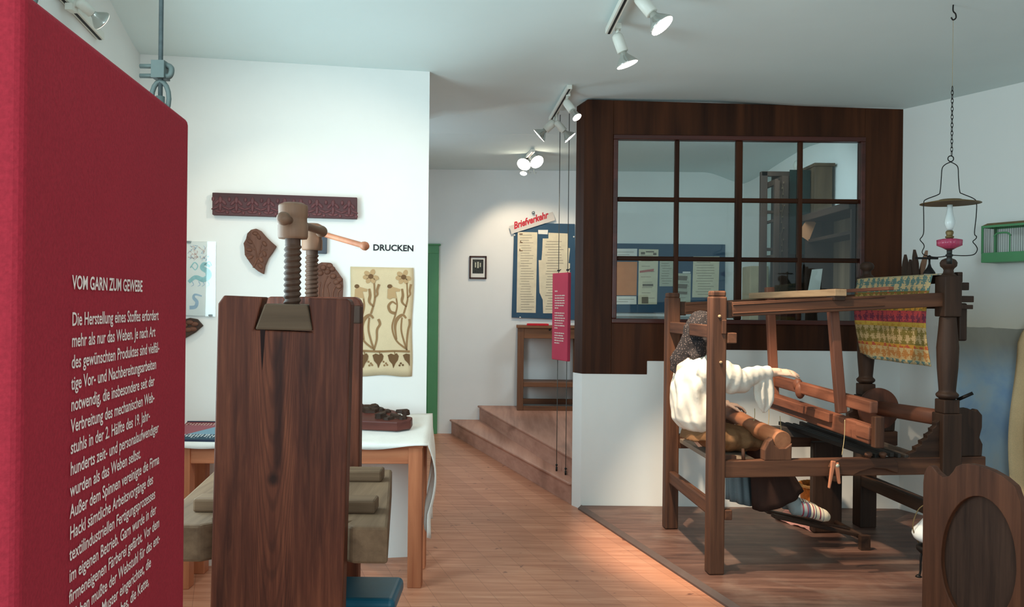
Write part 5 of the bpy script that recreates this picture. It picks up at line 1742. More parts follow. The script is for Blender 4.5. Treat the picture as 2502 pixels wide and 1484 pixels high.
# breast beam on two blocks
q = MB(); q.tube([L(0.385, -0.02, 0.785), L(0.37, 0.30, 0.795), L(0.37, 0.31, 0.797), L(0.375, WID + 0.02, 0.835)], [0.052, 0.052, 0.047, 0.047], 28); q.build('breast_beam', wood('beam_light_wood', (128, 78, 52), (182, 124, 88), 'Y', 24, 0.55), loom, bevel=0.003)
for b0, z1_ in ((0.0, 0.79), (WID, 0.82)):
    q = MB(); q.prism([L(0.275, b0 - 0.03, 0.672), L(0.435, b0 - 0.03, 0.672), L(0.437, b0 - 0.03, z1_ - 0.02), L(0.40, b0 - 0.03, z1_ - 0.048), L(0.36, b0 - 0.03, z1_ - 0.048), L(0.335, b0 - 0.03, z1_ - 0.03), L(0.325, b0 - 0.03, z1_ + 0.01), L(0.30, b0 - 0.03, z1_ - 0.01), L(0.275, b0 - 0.03, z1_ - 0.06)], lw_ * 0.07); q.build('beam_block', W_loom('Z'), loom, bevel=0.005)
q = MB(); q.tube([L(0.165, 0.0, 0.665), L(0.16, 0.0, 0.735)], [0.012, 0.008], 10); lbox(q, 0.06, 0.13, 0.02, 0.06, 0.670, 0.690); q.build('peg', W_loom('Z'), loom)
# seat plank
lpart('seat_plank', wood('seat_grey_wood', (104, 88, 74), (150, 132, 114), 'Y', 24, 0.65), [(0.05, 0.30, 0.035, WID - 0.035, 0.615, 0.645)], 0.005)
# batten: two swords hanging from a bar across the top rails, a cap above and a heavy sley below
q = MB(); q.prism([L(0.545, WID + 0.03, 1.60), L(0.615, WID + 0.03, 1.60), L(0.735, -0.06, 1.612), L(0.665, -0.06, 1.612)], Z3 * 0.040); q.build('hanger_bar', W_pale('Y'), loom, bevel=0.004)
lpart('hanger_block', W_old('Y'), [(0.665, 0.735, -0.045, 0.045, 1.585, 1.655)], 0.005)
q = MB(); q.prism([L(0.96, WID + 0.02, 1.635), L(0.995, WID + 0.02, 1.635), L(1.03, -0.03, 1.650), L(0.995, -0.03, 1.650)], Z3 * 0.02); q.build('top_slat', W_red('Y'), loom, bevel=0.003)
for (a0_, b0_), (a1_, b1_), z0_ in (((0.655, 0.875), (0.70, 0.875), 0.90), ((0.715, 0.085), (0.775, 0.075), 0.93)):
    q = MB(); q.beam(L(a1_, b1_, z0_), L(a0_, b0_, 1.68 if b0_ > 0.5 else 1.60), 0.055, 0.05, up=lw_); q.build('batten_sword', W_red('Z'), loom, bevel=0.006)
q = MB(); q.beam(L(0.700, 0.93, 1.045), L(0.845, -0.17, 0.992), 0.05, 0.072); q.build('batten_cap', W_red('Y'), loom, bevel=0.008)
q = MB(); q.ball(L(0.735, 0.585, 1.045), (0.030, 0.035, 0.042), 14, ROT); q.ball(L(0.738, 0.555, 1.01), (0.032, 0.035, 0.055), 14, ROT); q.build('batten_grip', W_red('X'), loom)
q = MB(); q.beam(L(0.695, 0.95, 0.905), L(0.850, -0.15, 0.835), 0.055, 0.105); q.build('batten_sley', W_red('Y'), loom, bevel=0.008)
q = MB(); q.beam(L(0.655, 0.95, 0.925), L(0.765, 0.18, 0.885), 0.03, 0.055); q.build('shuttle_race', W_red('Y'), loom, bevel=0.005)
q = MB(); q.beam(L(0.815, -0.045, 0.852), L(0.835, -0.16, 0.845), 0.034, 0.075); q.build('shuttle_box', W_red('Y'), loom, bevel=0.006)
q = MB(); q.beam(L(0.862, -0.175, 0.77), L(0.862, -0.175, 0.945), 0.055, 0.05, up=lw_); q.build('batten_end_block', W_loom('Z'), loom, bevel=0.006)
# harness: dark slats across the loom
for i in range(7):
    a0_, a1_ = 0.76 + 0.05 * i, 0.90 + 0.045 * i
    z_ = 0.745 - 0.006 * (i % 3)
    q = MB(); q.beam(L(a0_, 0.93, z_), L(a1_, -0.02, z_ - 0.045), 0.020 + 0.006 * (i % 2), 0.026)
    q.build('heddle_slat', wood('harness_wood', (28, 24, 22), (66, 58, 52), 'Y', 26, 0.6), loom, bevel=0.004)
q = MB(); q.beam(L(0.45, WID - 0.02, 0.70), L(0.95, 0.80, 0.70), 0.05, 0.07); q.build('harness_bar', wood('harness_wood', (28, 24, 22), (66, 58, 52), 'X', 26, 0.6), loom, bevel=0.006)
q = MB()
for p0_, p1_ in (((0.76, 0.0, 0.90), (0.735, -0.02, 0.70)), ((0.50, 0.30, 0.88), (0.505, 0.30, 0.68)), ((0.53, 0.55, 0.93), (0.52, 0.55, 0.72)), ((0.36, 0.35, 0.92), (0.35, 0.35, 0.82))):
    a_, b__ = L(*p0_), L(*p1_)
    q.tube(curve([a_, a_ * 0.5 + b__ * 0.5 + la_ * 0.006, b__]), 0.0022, 6)
q.build('cord', M['cord'], loom)
# treadle lever with its fork, on the outer face of the near rail
q = MB()
prof_ = [(0.655, 0.600), (0.645, 0.640), (0.66, 0.672), (0.71, 0.690), (1.02, 0.688), (1.05, 0.66), (1.05, 0.60), (0.98, 0.625), (0.90, 0.632), (0.82, 0.610), (0.78, 0.588)]
q.prism([L(a_, -0.032, z_) for a_, z_ in prof_], -lw_ * 0.03); q.build('treadle_lever', W_loom('X'), loom, bevel=0.006)
q = MB()
q.beam(L(0.665, -0.062, 0.675), L(0.640, -0.062, 0.52), 0.026, 0.020, up=(0, 1, 0), w1=0.012); q.beam(L(0.680, -0.062, 0.665), L(0.700, -0.062, 0.545), 0.030, 0.020, up=(0, 1, 0), w1=0.016); q.build('lever_fork', W_bar('Z'), loom, bevel=0.005)
q = MB()
q.lathe([(0.012, 0), (0.012, 0.008), (0.004, 0.012)], L(0.685, -0.063, 0.650), -lw_, 12); q.build('peg', M['paper_grey'], loom)
q = MB()
for a_ in (0.88, 0.965):
    q.lathe([(0.014, 0), (0.016, 0.012), (0.022, 0.016), (0.020, 0.030), (0.010, 0.036)], L(a_, -0.045, 0.687), Z3, 14)
q.build('lever_knob', W_loom('Z'), loom)
# treadle block with its bolt at the far side, and the treadle bars
lpart('treadle_block', W_old('Z'), [(0.93, 1.13, 0.76, 0.83, PZ, 0.64)], 0.012)
q = MB(); q.lathe([(0.030, 0), (0.034, 0.012), (0.028, 0.026), (0.026, 0.06), (0.022, 0.075), (0.001, 0.078)], L(1.045, 0.76, 0.415), -lw_, 20); q.build('bolt', W_screw('Y'), loom)
for b0 in (0.44, 0.56):
    q = MB(); q.beam(L(0.52, b0, 0.235), L(1.10, b0 + 0.02, 0.10), 0.06, 0.022); q.build('treadle', W_old('X'), loom, bevel=0.004)
q = MB(); q.tube([L(1.09, 0.38, 0.10), L(1.09, 0.76, 0.10)], 0.018, 12); lbox(q, 1.06, 1.12, 0.37, 0.41, PZ, 0.12); q.build('treadle_axle', W_old('Y'), loom)

# woven sample draped over the back rail
m, nt, b = new_mat('brocade')
tc = N(nt, 'ShaderNodeTexCoord'); sp = N(nt, 'ShaderNodeSeparateXYZ'); nt.links.new(tc.outputs['Object'], sp.inputs[0])
hz = math_node(nt, 'MULTIPLY', sp.outputs[2], 1 / 0.55)
cream_, teal_, yel_, pur_, oli_, red_ = (lin(c_) for c_ in ((196, 170, 124), (88, 118, 112), (186, 136, 44), (104, 36, 58), (122, 104, 42), (176, 74, 48)))
bg = ramp(nt, hz, [(0.0, teal_), (0.05, lin((190, 160, 110))), (0.18, red_), (0.22, lin((190, 160, 112))), (0.42, yel_), (0.47, pur_), (0.60, yel_), (0.65, lin((180, 146, 84))), (0.80, red_), (0.82, cream_)], 'CONSTANT')
fg = ramp(nt, hz, [(0.0, cream_), (0.05, lin((176, 116, 56))), (0.18, yel_), (0.22, oli_), (0.42, lin((200, 160, 60))), (0.47, lin((170, 60, 64))), (0.60, oli_), (0.65, oli_), (0.82, teal_)], 'CONSTANT')
al = math_node(nt, 'ADD', sp.outputs[1], 0.0)
tri = math_node(nt, 'PINGPONG', al, 0.034)
tz = math_node(nt, 'PINGPONG', sp.outputs[2], 0.032)
vo = N(nt, 'ShaderNodeTexVoronoi'); vo.inputs['Scale'].default_value = 75; vo.inputs['Randomness'].default_value = 0.5
nt.links.new(tc.outputs['Object'], vo.inputs['Vector'])
no = noise(nt, tc.outputs['Object'], 70, 3)
val = math_node(nt, 'ADD', math_node(nt, 'MULTIPLY', math_node(nt, 'SUBTRACT', tri, tz), 12.0), math_node(nt, 'ADD', math_node(nt, 'MULTIPLY', vo.outputs['Distance'], 0.7), math_node(nt, 'MULTIPLY', math_node(nt, 'SUBTRACT', no, 0.5), 0.9)))
motif = ramp(nt, val, [(0.30, (0, 0, 0)), (0.36, (1, 1, 1))])
nt.links.new(mixc(nt, motif, bg, fg), b.inputs['Base Color'])
b.inputs['Roughness'].default_value = 0.9
bump(nt, b, no, 0.3, 0.002)
br = thing('woven_sample', 'colourful patterned woven cloth with purple and yellow bands, draped over the back of the loom', 'cloth', L(AR, WID / 2, 1.20), LA)
q = MB()
rows = []
for i in range(31):
    t = i / 30
    row = []
    for j in range(31):
        w_ = j / 30
        b_ = 0.03 + w_ * (WID - 0.06 - 0.03 * t) + 0.02 * t
        bul = 0.035 * math.sin(math.pi * t) + 0.008 * math.sin(w_ * 14 + 3 * t)
        zlow = 1.205 + 0.03 * smooth(w_, 0.75, 1.0)
        if t < 0.06:
            row.append(L(AR + 0.0 - 0.03 * math.sin(t / 0.06 * math.pi / 2) , b_, 1.752 - 0.004 * (1 - math.cos(t / 0.06 * math.pi / 2))))
        else:
            tt = (t - 0.06) / 0.94
            row.append(L(AR - 0.068 - bul, b_, 1.746 + (zlow - 1.746) * tt))
    rows.append(row)
q.sheet(rows)
q.build('woven_cloth', m, br, solid=0.004)

lpart('lath_rack', W_old('Y'), [(AR + 0.045, AR + 0.12, -0.05, WID + 0.05, 1.545, 1.570)], 0.003)
# pointed laths and a little iron stand behind the cloth
for i, (u0, v0, u1, v1, w_) in enumerate(((2209, 622, 2208, 720, 13), (2221, 634, 2220, 720, 12), (2231, 610, 2238, 720, 11), (2261, 612, 2240, 700, 9))):
    q = MB()
    hitp = lambda u, v: plane_hit(u, v, L(1.432 + (0.03 if i == 3 else 0), 0, 0), L(1.432 + (0.03 if i == 3 else 0), 1, 0))
    top_, bot_ = hitp(u0, v0), hitp(u1, v1)
    dd_ = top_.y
    bot_ = top_ + (bot_ - top_) * ((top_.z - 1.572) / (top_.z - bot_.z))
    ax_ = (top_ - bot_); ln_ = ax_.length; ax_.normalize()
    ww = w_ * dd_ / 2000
    sd_ = (lw_ * -0.75 + la_ * 0.0).normalized() * 1.6
    pr = [bot_ - sd_ * ww * .4, bot_ + sd_ * ww * .4, bot_ + ax_ * (ln_ - 0.09) + sd_ * ww * .55, bot_ + ax_ * (ln_ - 0.045) + sd_ * ww * .36, top_, bot_ + ax_ * (ln_ - 0.045) - sd_ * ww * .36, bot_ + ax_ * (ln_ - 0.09) - sd_ * ww * .55]
    q.prism(pr, la_ * 0.018)
    o = q.build('pointed_lath', W_screw('Z') if i == 3 else W_old('Z'), origin=bot_, bevel=0.0012)
    tag(o, ('shortest dark pointed lath at the left edge of the bundle behind the woven cloth', 'dark blunt lath second from the left in the bundle behind the woven cloth', 'tall brown pointed lath in the middle of the bundle behind the woven cloth', 'paler lath leaning to the right in the bundle behind the woven cloth')[i], 'lath', 'pointed laths behind the woven cloth')
q = MB()
c_ = L(AR - 0.005, 0.183, 1.7565)
q.lathe([(0.034, 0.0), (0.033, 0.008), (0.012, 0.040), (0.006, 0.060), (0.006, 0.085), (0.014, 0.09), (0.012, 0.104), (0.004, 0.112)], c_, n=20); q.beam(c_ + Vector((0.05, 0, 0.093)), c_ + Vector((-0.085, 0, 0.093)), 0.014, 0.012)
tag(q.build('balance_stand', M['iron'], origin=c_), 'small dark iron stand with a crossbar, behind the loom cloth under the hanging lamp', 'stand')

# basket with a ball of wool on the floor, the mat, the low lamp
bx = L(0.97, 1.13, PZ)
bx = Vector((P(1998, 1230, 5.86).x, 5.86, PZ))
bk = thing('wicker_basket', 'small orange-brown wicker basket on the platform, behind the weaver foot', 'basket', bx)
q = MB(); q.lathe([(0.085, 0), (0.105, 0.06), (0.118, 0.15), (0.126, 0.225), (0.133, 0.235), (0.133, 0.250), (0.122, 0.252), (0.114, 0.22), (0.08, 0.02)], bx, n=36); q.build('basket_body', M['wicker'], bk)
q = MB()
for k_ in range(3):
    ring = [bx + Vector((0.130 * math.cos(a_), 0.130 * math.sin(a_), 0.243 + 0.006 * math.sin(a_ * 9 + k_ * 2.1))) for a_ in [2 * math.pi * i / 72 for i in range(72)]]
    q.tube(ring, 0.007, 6, closed=True)
q.build('plaited_rim', plain('pale_wicker', (206, 150, 88), 0.7, var=0.15, scale=60), bk)
q = MB(); q.ball(bx + Vector((0.03, -0.02, 0.275)), (0.075, 0.07, 0.06), 18)
tag(q.build('wool_ball', M['wool'], origin=bx + Vector((0.03, -0.02, 0.275))), 'pale ball of wool in the wicker basket', 'wool')
q = MB()
rows = []
for i in range(9):
    row = []
    for j in range(13):
        a_ = P(1895 + (1992 - 1895) * j / 12, 1255 + 45 * j / 12, 5.6)
        g_ = G(1893 + 97 * j / 12, 1270 + 32 * j / 12, PZ)
        g2 = G(1925 + 60 * j / 12, 1246 + 36 * j / 12, PZ)
        p_ = g_.lerp(g2, i / 8)
        row.append(Vector((p_.x, p_.y, PZ + 0.008 + 0.006 * math.sin(i * 1.3 + j) + 0.004 * math.sin(j * 2.2))))
    rows.append(row)
q.sheet(rows)
tag(q.build('floor_cloth', cloth_mat('pink_cloth', (196, 142, 134), 60, 0.9, 0.2, 0.2), origin=G(1940, 1280, PZ), solid=0.006), 'pink patterned cloth lying on the platform under the loom', 'cloth')

ll_ = Vector((P(2281, 1410, 4.62).x, 4.62, PZ))
tl_ = thing('floor_lamp', 'low oil lamp with a white glass shade on an iron stand, behind the carved chair', 'lamp', ll_)
q = MB()
for k_ in range(3):
    a_ = math.pi + k_ * 2 * math.pi / 3
    dx, dy = math.cos(a_), math.sin(a_)
    q.tube(curve([ll_ + Vector((dx * 0.085, dy * 0.085, 0.006)), ll_ + Vector((dx * 0.075, dy * 0.075, 0.03)), ll_ + Vector((dx * 0.072, dy * 0.072, 0.12)), ll_ + Vector((dx * 0.05, dy * 0.05, 0.15))]), 0.006, 8)
    q.lathe([(0.018, 0), (0.014, 0.008), (0.006, 0.014)], ll_ + Vector((dx * 0.085, dy * 0.085, 0)), n=10)
q.build('iron_stand', M['iron'], tl_)
q = MB(); q.lathe([(0.03, 0.12), (0.07, 0.13), (0.09, 0.15), (0.09, 0.17), (0.06, 0.18), (0.03, 0.19)], ll_, n=28); q.build('oil_bowl', M['iron'], tl_)
q = MB(); q.lathe([(0.085, 0.20), (0.105, 0.215), (0.115, 0.24), (0.108, 0.265), (0.08, 0.295), (0.05, 0.335), (0.030, 0.375), (0.028, 0.385), (0.024, 0.385), (0.045, 0.33), (0.07, 0.295), (0.10, 0.262), (0.108, 0.24), (0.10, 0.22), (0.08, 0.205)], ll_, n=36); q.build('glass_shade', M['opal'], tl_)
q = MB(); q.lathe([(0.02, 0.375), (0.024, 0.38), (0.010, 0.40), (0.012, 0.41), (0.004, 0.425)], ll_, n=16); q.tube(curve([ll_ + Vector((-0.085, 0, 0.19)), ll_ + Vector((-0.12, 0, 0.28)), ll_ + Vector((-0.09, 0, 0.38)), ll_ + Vector((-0.03, 0, 0.42))]), 0.003, 6); q.build('lamp_cap', M['brass'], tl_)

# ------------------------------------------------------------------ carved board chair
CZ = P(2266, 1160, 3.20)
ca, cb = Vector((P(2265, 1200, 3.20).x, 3.20, 0)), Vector((P(2502, 1200, 2.84).x, 2.84, 0))
ce = (cb - ca); CWID = ce.length; ce.normalize(); cn = Vector((ce.y, -ce.x, 0))
if cn.dot(-ca) < 0:
    cn = -cn
ch = thing('board_chair', 'carved oak board chair with an oval inset in its back, at the lower right corner', 'chair', (ca + cb) / 2 + Z3 * PZ)


def cpix(u, v): return plane_hit(u, v, ca, cb)


lean = 0.10
zseat = 0.43
def cpt(p, h=0.0):                                                    # lean the back slightly
    k_ = (p.z - zseat)
    return p + cn * (h - lean * 0 * k_)


out_px = [(2262, 1484), (2262, 1180), (2264, 1160), (2270, 1144), (2278, 1137), (2286, 1141), (2296, 1155), (2310, 1166), (2325, 1163), (2335, 1152), (2342, 1140), (2356, 1134), (2374, 1133), (2400, 1138), (2430, 1149), (2460, 1166), (2484, 1186), (2488, 1192), (2492, 1205), (2499, 1225), (2502, 1250), (2502, 1484)]
oval = [(2398 + 92 * math.cos(a_), 1376 + (164 if math.sin(a_) < 0 else 150) * math.sin(a_) + 10 * math.cos(a_)) for a_ in [2 * math.pi * i / 48 for i in range(48)]]
outer = [cpix(u, v) for u, v in out_px]
zlow_ = 0.33
outer[0] = Vector((outer[1].x, outer[1].y, zlow_)); outer[-1] = Vector((outer[-2].x, outer[-2].y, zlow_))
inner = [cpix(u, v) for u, v in oval]
# ring between the outline and the oval, front and back, with inner wall
from mathutils.geometry import tessellate_polygon
tri_ = tessellate_polygon([outer, inner])
allp = outer + inner
T_ = 0.030
q = MB()
fr2, bk2 = [p + cn * T_ / 2 for p in allp], [p - cn * T_ / 2 for p in allp]
K_ = len(allp)
no_ = len(outer)
q.add(fr2 + bk2, [tuple(t) for t in tri_] + [tuple(i + K_ for i in t[::-1]) for t in tri_] + [(i, (i + 1) % no_, K_ + (i + 1) % no_, K_ + i) for i in range(no_)]
      + [(no_ + i, no_ + (i + 1) % 48, K_ + no_ + (i + 1) % 48, K_ + no_ + i) for i in range(48)])
q.build('backrest', W_chair('Z'), ch, bevel=0.006)
q = MB(); q.prism([p - cn * 0.012 for p in inner], cn * 0.008); q.build('oval_inset', wood('dark_oak_inset', (34, 22, 18), (78, 54, 42), 'Z', 46, 0.65, 0.15, 0.4, 0.4), ch)
q = MB()
cm = (ca + cb) / 2
seat_pts = [cm + ce * x - cn * y for x, y in ((-0.17, 0.018), (0.17, 0.018), (0.20, 0.10), (0.21, 0.36), (0.18, 0.40), (-0.18, 0.40), (-0.21, 0.36), (-0.20, 0.10))]
q.prism([p + Z3 * (zseat - 0.015) for p in seat_pts], Z3 * 0.035); q.build('seat', W_chair('X'), ch, bevel=0.006)
for x, y in ((-0.12, 0.06), (0.12, 0.06), (-0.15, 0.34), (0.15, 0.34)):
    q = MB(); q.beam(cm + ce * x - cn * y + Z3 * (zseat - 0.01), cm + ce * x * 1.35 - cn * (y + (0.07 if y > 0.2 else -0.06)) + Z3 * PZ, 0.042, 0.042, up=(0, 1, 0), w1=0.028, h1=0.028); q.build('leg', W_chair('Z'), ch, bevel=0.006)

# ------------------------------------------------------------------ the weaver figure
per = thing('person', 'figure in white shirt, brown skirt and dark headscarf sitting at the loom, arm outstretched', 'person', L(0.03, 0.47, 0.645), LA)
CB = 0.47


def hand(q, wrist, fwd, up, thumb, curl, spread=0.0):
    """palm, five fingers of their own lengths, thumb at the side near the wrist"""
    wrist, f_, n_ = Vector(wrist), Vector(fwd).normalized(), Vector(up)
    n_ = (n_ - f_ * n_.dot(f_)).normalized()
    s_ = f_.cross(n_) * thumb                                         # towards the thumb
    q.tube([wrist - f_ * 0.05, wrist, wrist + f_ * 0.03, wrist + f_ * 0.07, wrist + f_ * 0.092], [(0.024, 0.019), (0.026, 0.019), (0.036, 0.016), (0.041, 0.014), (0.036, 0.011)], 16, up=n_)
    for k_, (off, ln_) in enumerate(((0.030, 0.072), (0.010, 0.080), (-0.011, 0.074), (-0.031, 0.058))):
        p = wrist + f_ * (0.086 - 0.006 * abs(off) * 30) + s_ * off
        d = (f_ + s_ * off * spread * 6).normalized()
        pts = [p - f_ * 0.02]
        ang = 0.12
        for seg, fr3 in enumerate((0.45, 0.32, 0.23)):
            pts.append(p)
            ang += curl * (0.5, 0.8, 0.6)[seg] + 0.03 * k_ * curl
            p = p + (d * math.cos(ang) - n_ * math.sin(ang)) * ln_ * fr3
        pts.append(p)
        q.tube(pts, [0.0092, 0.0092, 0.0085, 0.0078, 0.0060], 10, up=n_)
        q.ball(p, 0.0062, 8)
    b_ = wrist + f_ * 0.022 + s_ * 0.026
    t_ = (f_ * 0.75 + s_ * 0.62 - n_ * (0.15 + curl * 0.5)).normalized()
    t2 = (f_ * 0.93 + s_ * 0.28 - n_ * (0.2 + curl * 0.6)).normalized()
    p1_ = b_ + t_ * 0.038; p2_ = p1_ + t2 * 0.028; p3_ = p2_ + t2 * 0.020
    q.tube([b_ - t_ * 0.015, b_, p1_, p2_, p3_], [0.013, 0.0125, 0.0105, 0.0095, 0.007], 10, up=n_)
    q.ball(p3_, 0.0072, 8)


# one continuous body: torso, neck, head, arms, legs
q = MB()
q.tube([L(0.14, CB, 0.72), L(0.105, CB, 0.775), L(0.045, CB, 0.90), L(0.03, CB, 1.05), L(0.04, CB, 1.16), L(0.05, CB, 1.205), L(0.06, CB, 1.235)], [(0.06, 0.11), (0.07, 0.12), (0.080, 0.125), (0.09, 0.14), (0.08, 0.145), (0.06, 0.10), (0.045, 0.055)], 24)
q.tube([L(0.052, CB, 1.20), L(0.066, CB, 1.26), L(0.080, CB, 1.32)], [0.052, 0.047, 0.05], 16)
HC = L(0.082, CB, 1.395)
q.ball(HC, (0.098, 0.076, 0.112), 28, ROT)
q.tube([L(0.105, CB, 1.39), L(0.130, CB, 1.335), L(0.145, CB, 1.292)], [0.066, 0.055, 0.030], 16)
q.tube([L(0.172, CB, 1.405), L(0.190, CB, 1.375), L(0.200, CB, 1.352), L(0.182, CB, 1.343)], [0.010, 0.012, 0.014, 0.012], 10)
for sgn in (-1, 1):
    q.ball(L(0.165, CB + sgn * 0.032, 1.402), (0.016, 0.020, 0.010), 10, ROT)
    q.ball(L(0.085, CB + sgn * 0.076, 1.37), (0.022, 0.010, 0.032), 12, ROT)
q.ball(L(0.168, CB, 1.318), (0.014, 0.026, 0.009), 12, ROT); q.ball(L(0.165, CB, 1.303), (0.014, 0.022, 0.008), 12, ROT)
RW, LWR = L(0.462, 0.292, 1.148), L(0.285, 0.690, 0.905)
q.tube([L(0.05, 0.34, 1.17), L(0.07, 0.295, 1.165), L(0.16, 0.28, 1.135), L(0.265, 0.275, 1.115), L(0.36, 0.285, 1.135), RW, RW + la_ * 0.03], [0.05, 0.056, 0.047, 0.041, 0.040, 0.027, 0.026], 16)
q.tube([L(0.05, 0.60, 1.17), L(0.05, 0.655, 1.15), L(0.09, 0.69, 1.05), L(0.13, 0.715, 0.935), L(0.21, 0.70, 0.915), LWR, LWR + la_ * 0.03], [0.05, 0.056, 0.047, 0.041, 0.039, 0.027, 0.026], 16)
hand(q, RW, la_ + Vector((0, 0, -0.03)), Z3 - lw_ * 0.45, -1, 0.16, 0.25)
hand(q, LWR, la_ + Vector((0, 0, -0.10)), Z3, 1, 0.42)
for sgn, fx in ((-1, 0.0), (1, 0.0)):
    bb_ = CB + sgn * 0.09
    q.tube([L(0.09, bb_, 0.715), L(0.14, bb_, 0.72), L(0.25, bb_, 0.725), L(0.42, bb_, 0.715), L(0.47, bb_, 0.675), L(0.53, bb_, 0.54), L(0.59, bb_, 0.42), L(0.64, bb_ - sgn * 0.02, 0.315)], [0.060, 0.065, 0.062, 0.055, 0.052, 0.050, 0.045, 0.034], 18)
    q.tube([L(0.620, bb_ - sgn * 0.02, 0.300), L(0.665, bb_ - sgn * 0.02, 0.290), L(0.74, bb_ - sgn * 0.02, 0.268), L(0.81, bb_ - sgn * 0.015, 0.238), L(0.845, bb_ - sgn * 0.012, 0.222)], [0.032, 0.036, 0.036, 0.030, 0.018], 16)
q.build('body', M['skin'], per, remesh=0.0050, smooth_it=2)

# shirt: body, two sleeves, the wide hanging cuff
q = MB()
sect = [(0.765, 0.055, 0.085, 0.150), (0.79, 0.045, 0.118, 0.172), (0.84, 0.03, 0.143, 0.188), (0.92, 0.028, 0.150, 0.192), (1.02, 0.028, 0.150, 0.195), (1.10, 0.032, 0.143, 0.205), (1.165, 0.040, 0.125, 0.205), (1.205, 0.048, 0.095, 0.165), (1.232, 0.055, 0.066, 0.085), (1.245, 0.058, 0.055, 0.060)]
n = 72; rows = []
for z_, ca_, ra_, rb_ in sect:
    pass
zz_l = [0.765 + 0.48 * i / 40 for i in range(41)]
def interp(z_):
    for (z0_, *r0_), (z1_, *r1_) in zip(sect, sect[1:]):
        if z0_ - 1e-6 <= z_ <= z1_ + 1e-6:
            t = (z_ - z0_) / (z1_ - z0_)
            return [x + (y - x) * t for x, y in zip(r0_, r1_)]
verts = []
for z_ in zz_l:
    ca_, ra_, rb_ = interp(z_)
    for j in range(n):
        a_ = 2 * math.pi * j / n
        amp = 1 + (0.045 * math.sin(a_ * 9 + z_ * 14 + 1.2 * math.sin(z_ * 17)) + 0.030 * math.sin(a_ * 5 - z_ * 26 + 1) + 0.022 * math.sin(a_ * 15 + z_ * 30)) * (1 - smooth(z_, 1.10, 1.22)) * (0.5 + 0.5 * smooth(z_, 0.76, 0.86))
        verts.append(L(ca_ + ra_ * amp * math.cos(a_), CB + rb_ * amp * math.sin(a_), z_))
k_ = len(zz_l)
q.add(verts, [(i * n + j, i * n + (j + 1) % n, (i + 1) * n + (j + 1) % n, (i + 1) * n + j) for i in range(k_ - 1) for j in range(n)] + [tuple(range(n))[::-1], tuple((k_ - 1) * n + j for j in range(n))], True)
rs_pts = curve([L(0.045, 0.33, 1.165), L(0.08, 0.285, 1.145), L(0.155, 0.268, 1.118), L(0.235, 0.265, 1.098), L(0.295, 0.272, 1.122), L(0.36, 0.282, 1.136), L(0.435, 0.290, 1.144)], 6)
rr_ = [0.100, 0.102, 0.100, 0.086, 0.062, 0.055, 0.044]
def rint(i, tot, arr):
    x = i / (tot - 1) * (len(arr) - 1); j = min(int(x), len(arr) - 2)
    return arr[j] + (arr[j + 1] - arr[j]) * (x - j)
q.tube(rs_pts, [(rint(i, len(rs_pts), rr_) * (0.82 + 0.05 * math.sin(i * 1.7)), rint(i, len(rs_pts), rr_) * (0.95 + 0.07 * math.sin(i * 1.3 + 1))) for i in range(len(rs_pts))], 22)
ls_pts = curve([L(0.045, 0.61, 1.165), L(0.05, 0.66, 1.13), L(0.085, 0.70, 1.05), L(0.125, 0.72, 0.955), L(0.19, 0.71, 0.925), L(0.255, 0.695, 0.912)], 6)
rr2 = [0.100, 0.098, 0.088, 0.078, 0.060, 0.044]
q.tube(ls_pts, [rint(i, len(ls_pts), rr2) * (0.97 + 0.06 * math.sin(i * 1.6)) for i in range(len(ls_pts))], 22)
# hanging cuff: pleated loft that narrows to a point
lv = [(1.150, 0.395, 0.045, 0.030), (1.10, 0.390, 0.058, 0.034), (1.04, 0.392, 0.066, 0.036), (0.985, 0.396, 0.060, 0.034), (0.94, 0.396, 0.036, 0.022), (0.905, 0.392, 0.008, 0.008)]
m_ = 40; verts = []
lv2 = []
for (z0_, *r0_), (z1_, *r1_) in zip(lv, lv[1:]):
    for t in (0, .25, .5, .75):
        lv2.append([z0_ + (z1_ - z0_) * t] + [x + (y - x) * t for x, y in zip(r0_, r1_)])
lv2.append(list(lv[-1]))
for z_, ca_, ra_, rb_ in lv2:
    for j in range(m_):
        a_ = 2 * math.pi * j / m_
        k2 = 1 + 0.30 * math.sin(a_ * 6 + 0.5) * smooth(1.15 - z_, 0.02, 0.10)
        verts.append(L(ca_ + ra_ * math.cos(a_) * (1 + 0.08 * math.sin(a_ * 6)), 0.285 + rb_ * k2 * math.sin(a_), z_ + 0.010 * math.sin(a_ * 3)))
q.add(verts, [(i * m_ + j, i * m_ + (j + 1) % m_, (i + 1) * m_ + (j + 1) % m_, (i + 1) * m_ + j) for i in range(len(lv2) - 1) for j in range(m_)] + [tuple(range(m_))[::-1], tuple((len(lv2) - 1) * m_ + j for j in range(m_))], True)
q.build('shirt', M['shirt'], per, remesh=0.0055, smooth_it=2, displace=(0.08, 0.004))

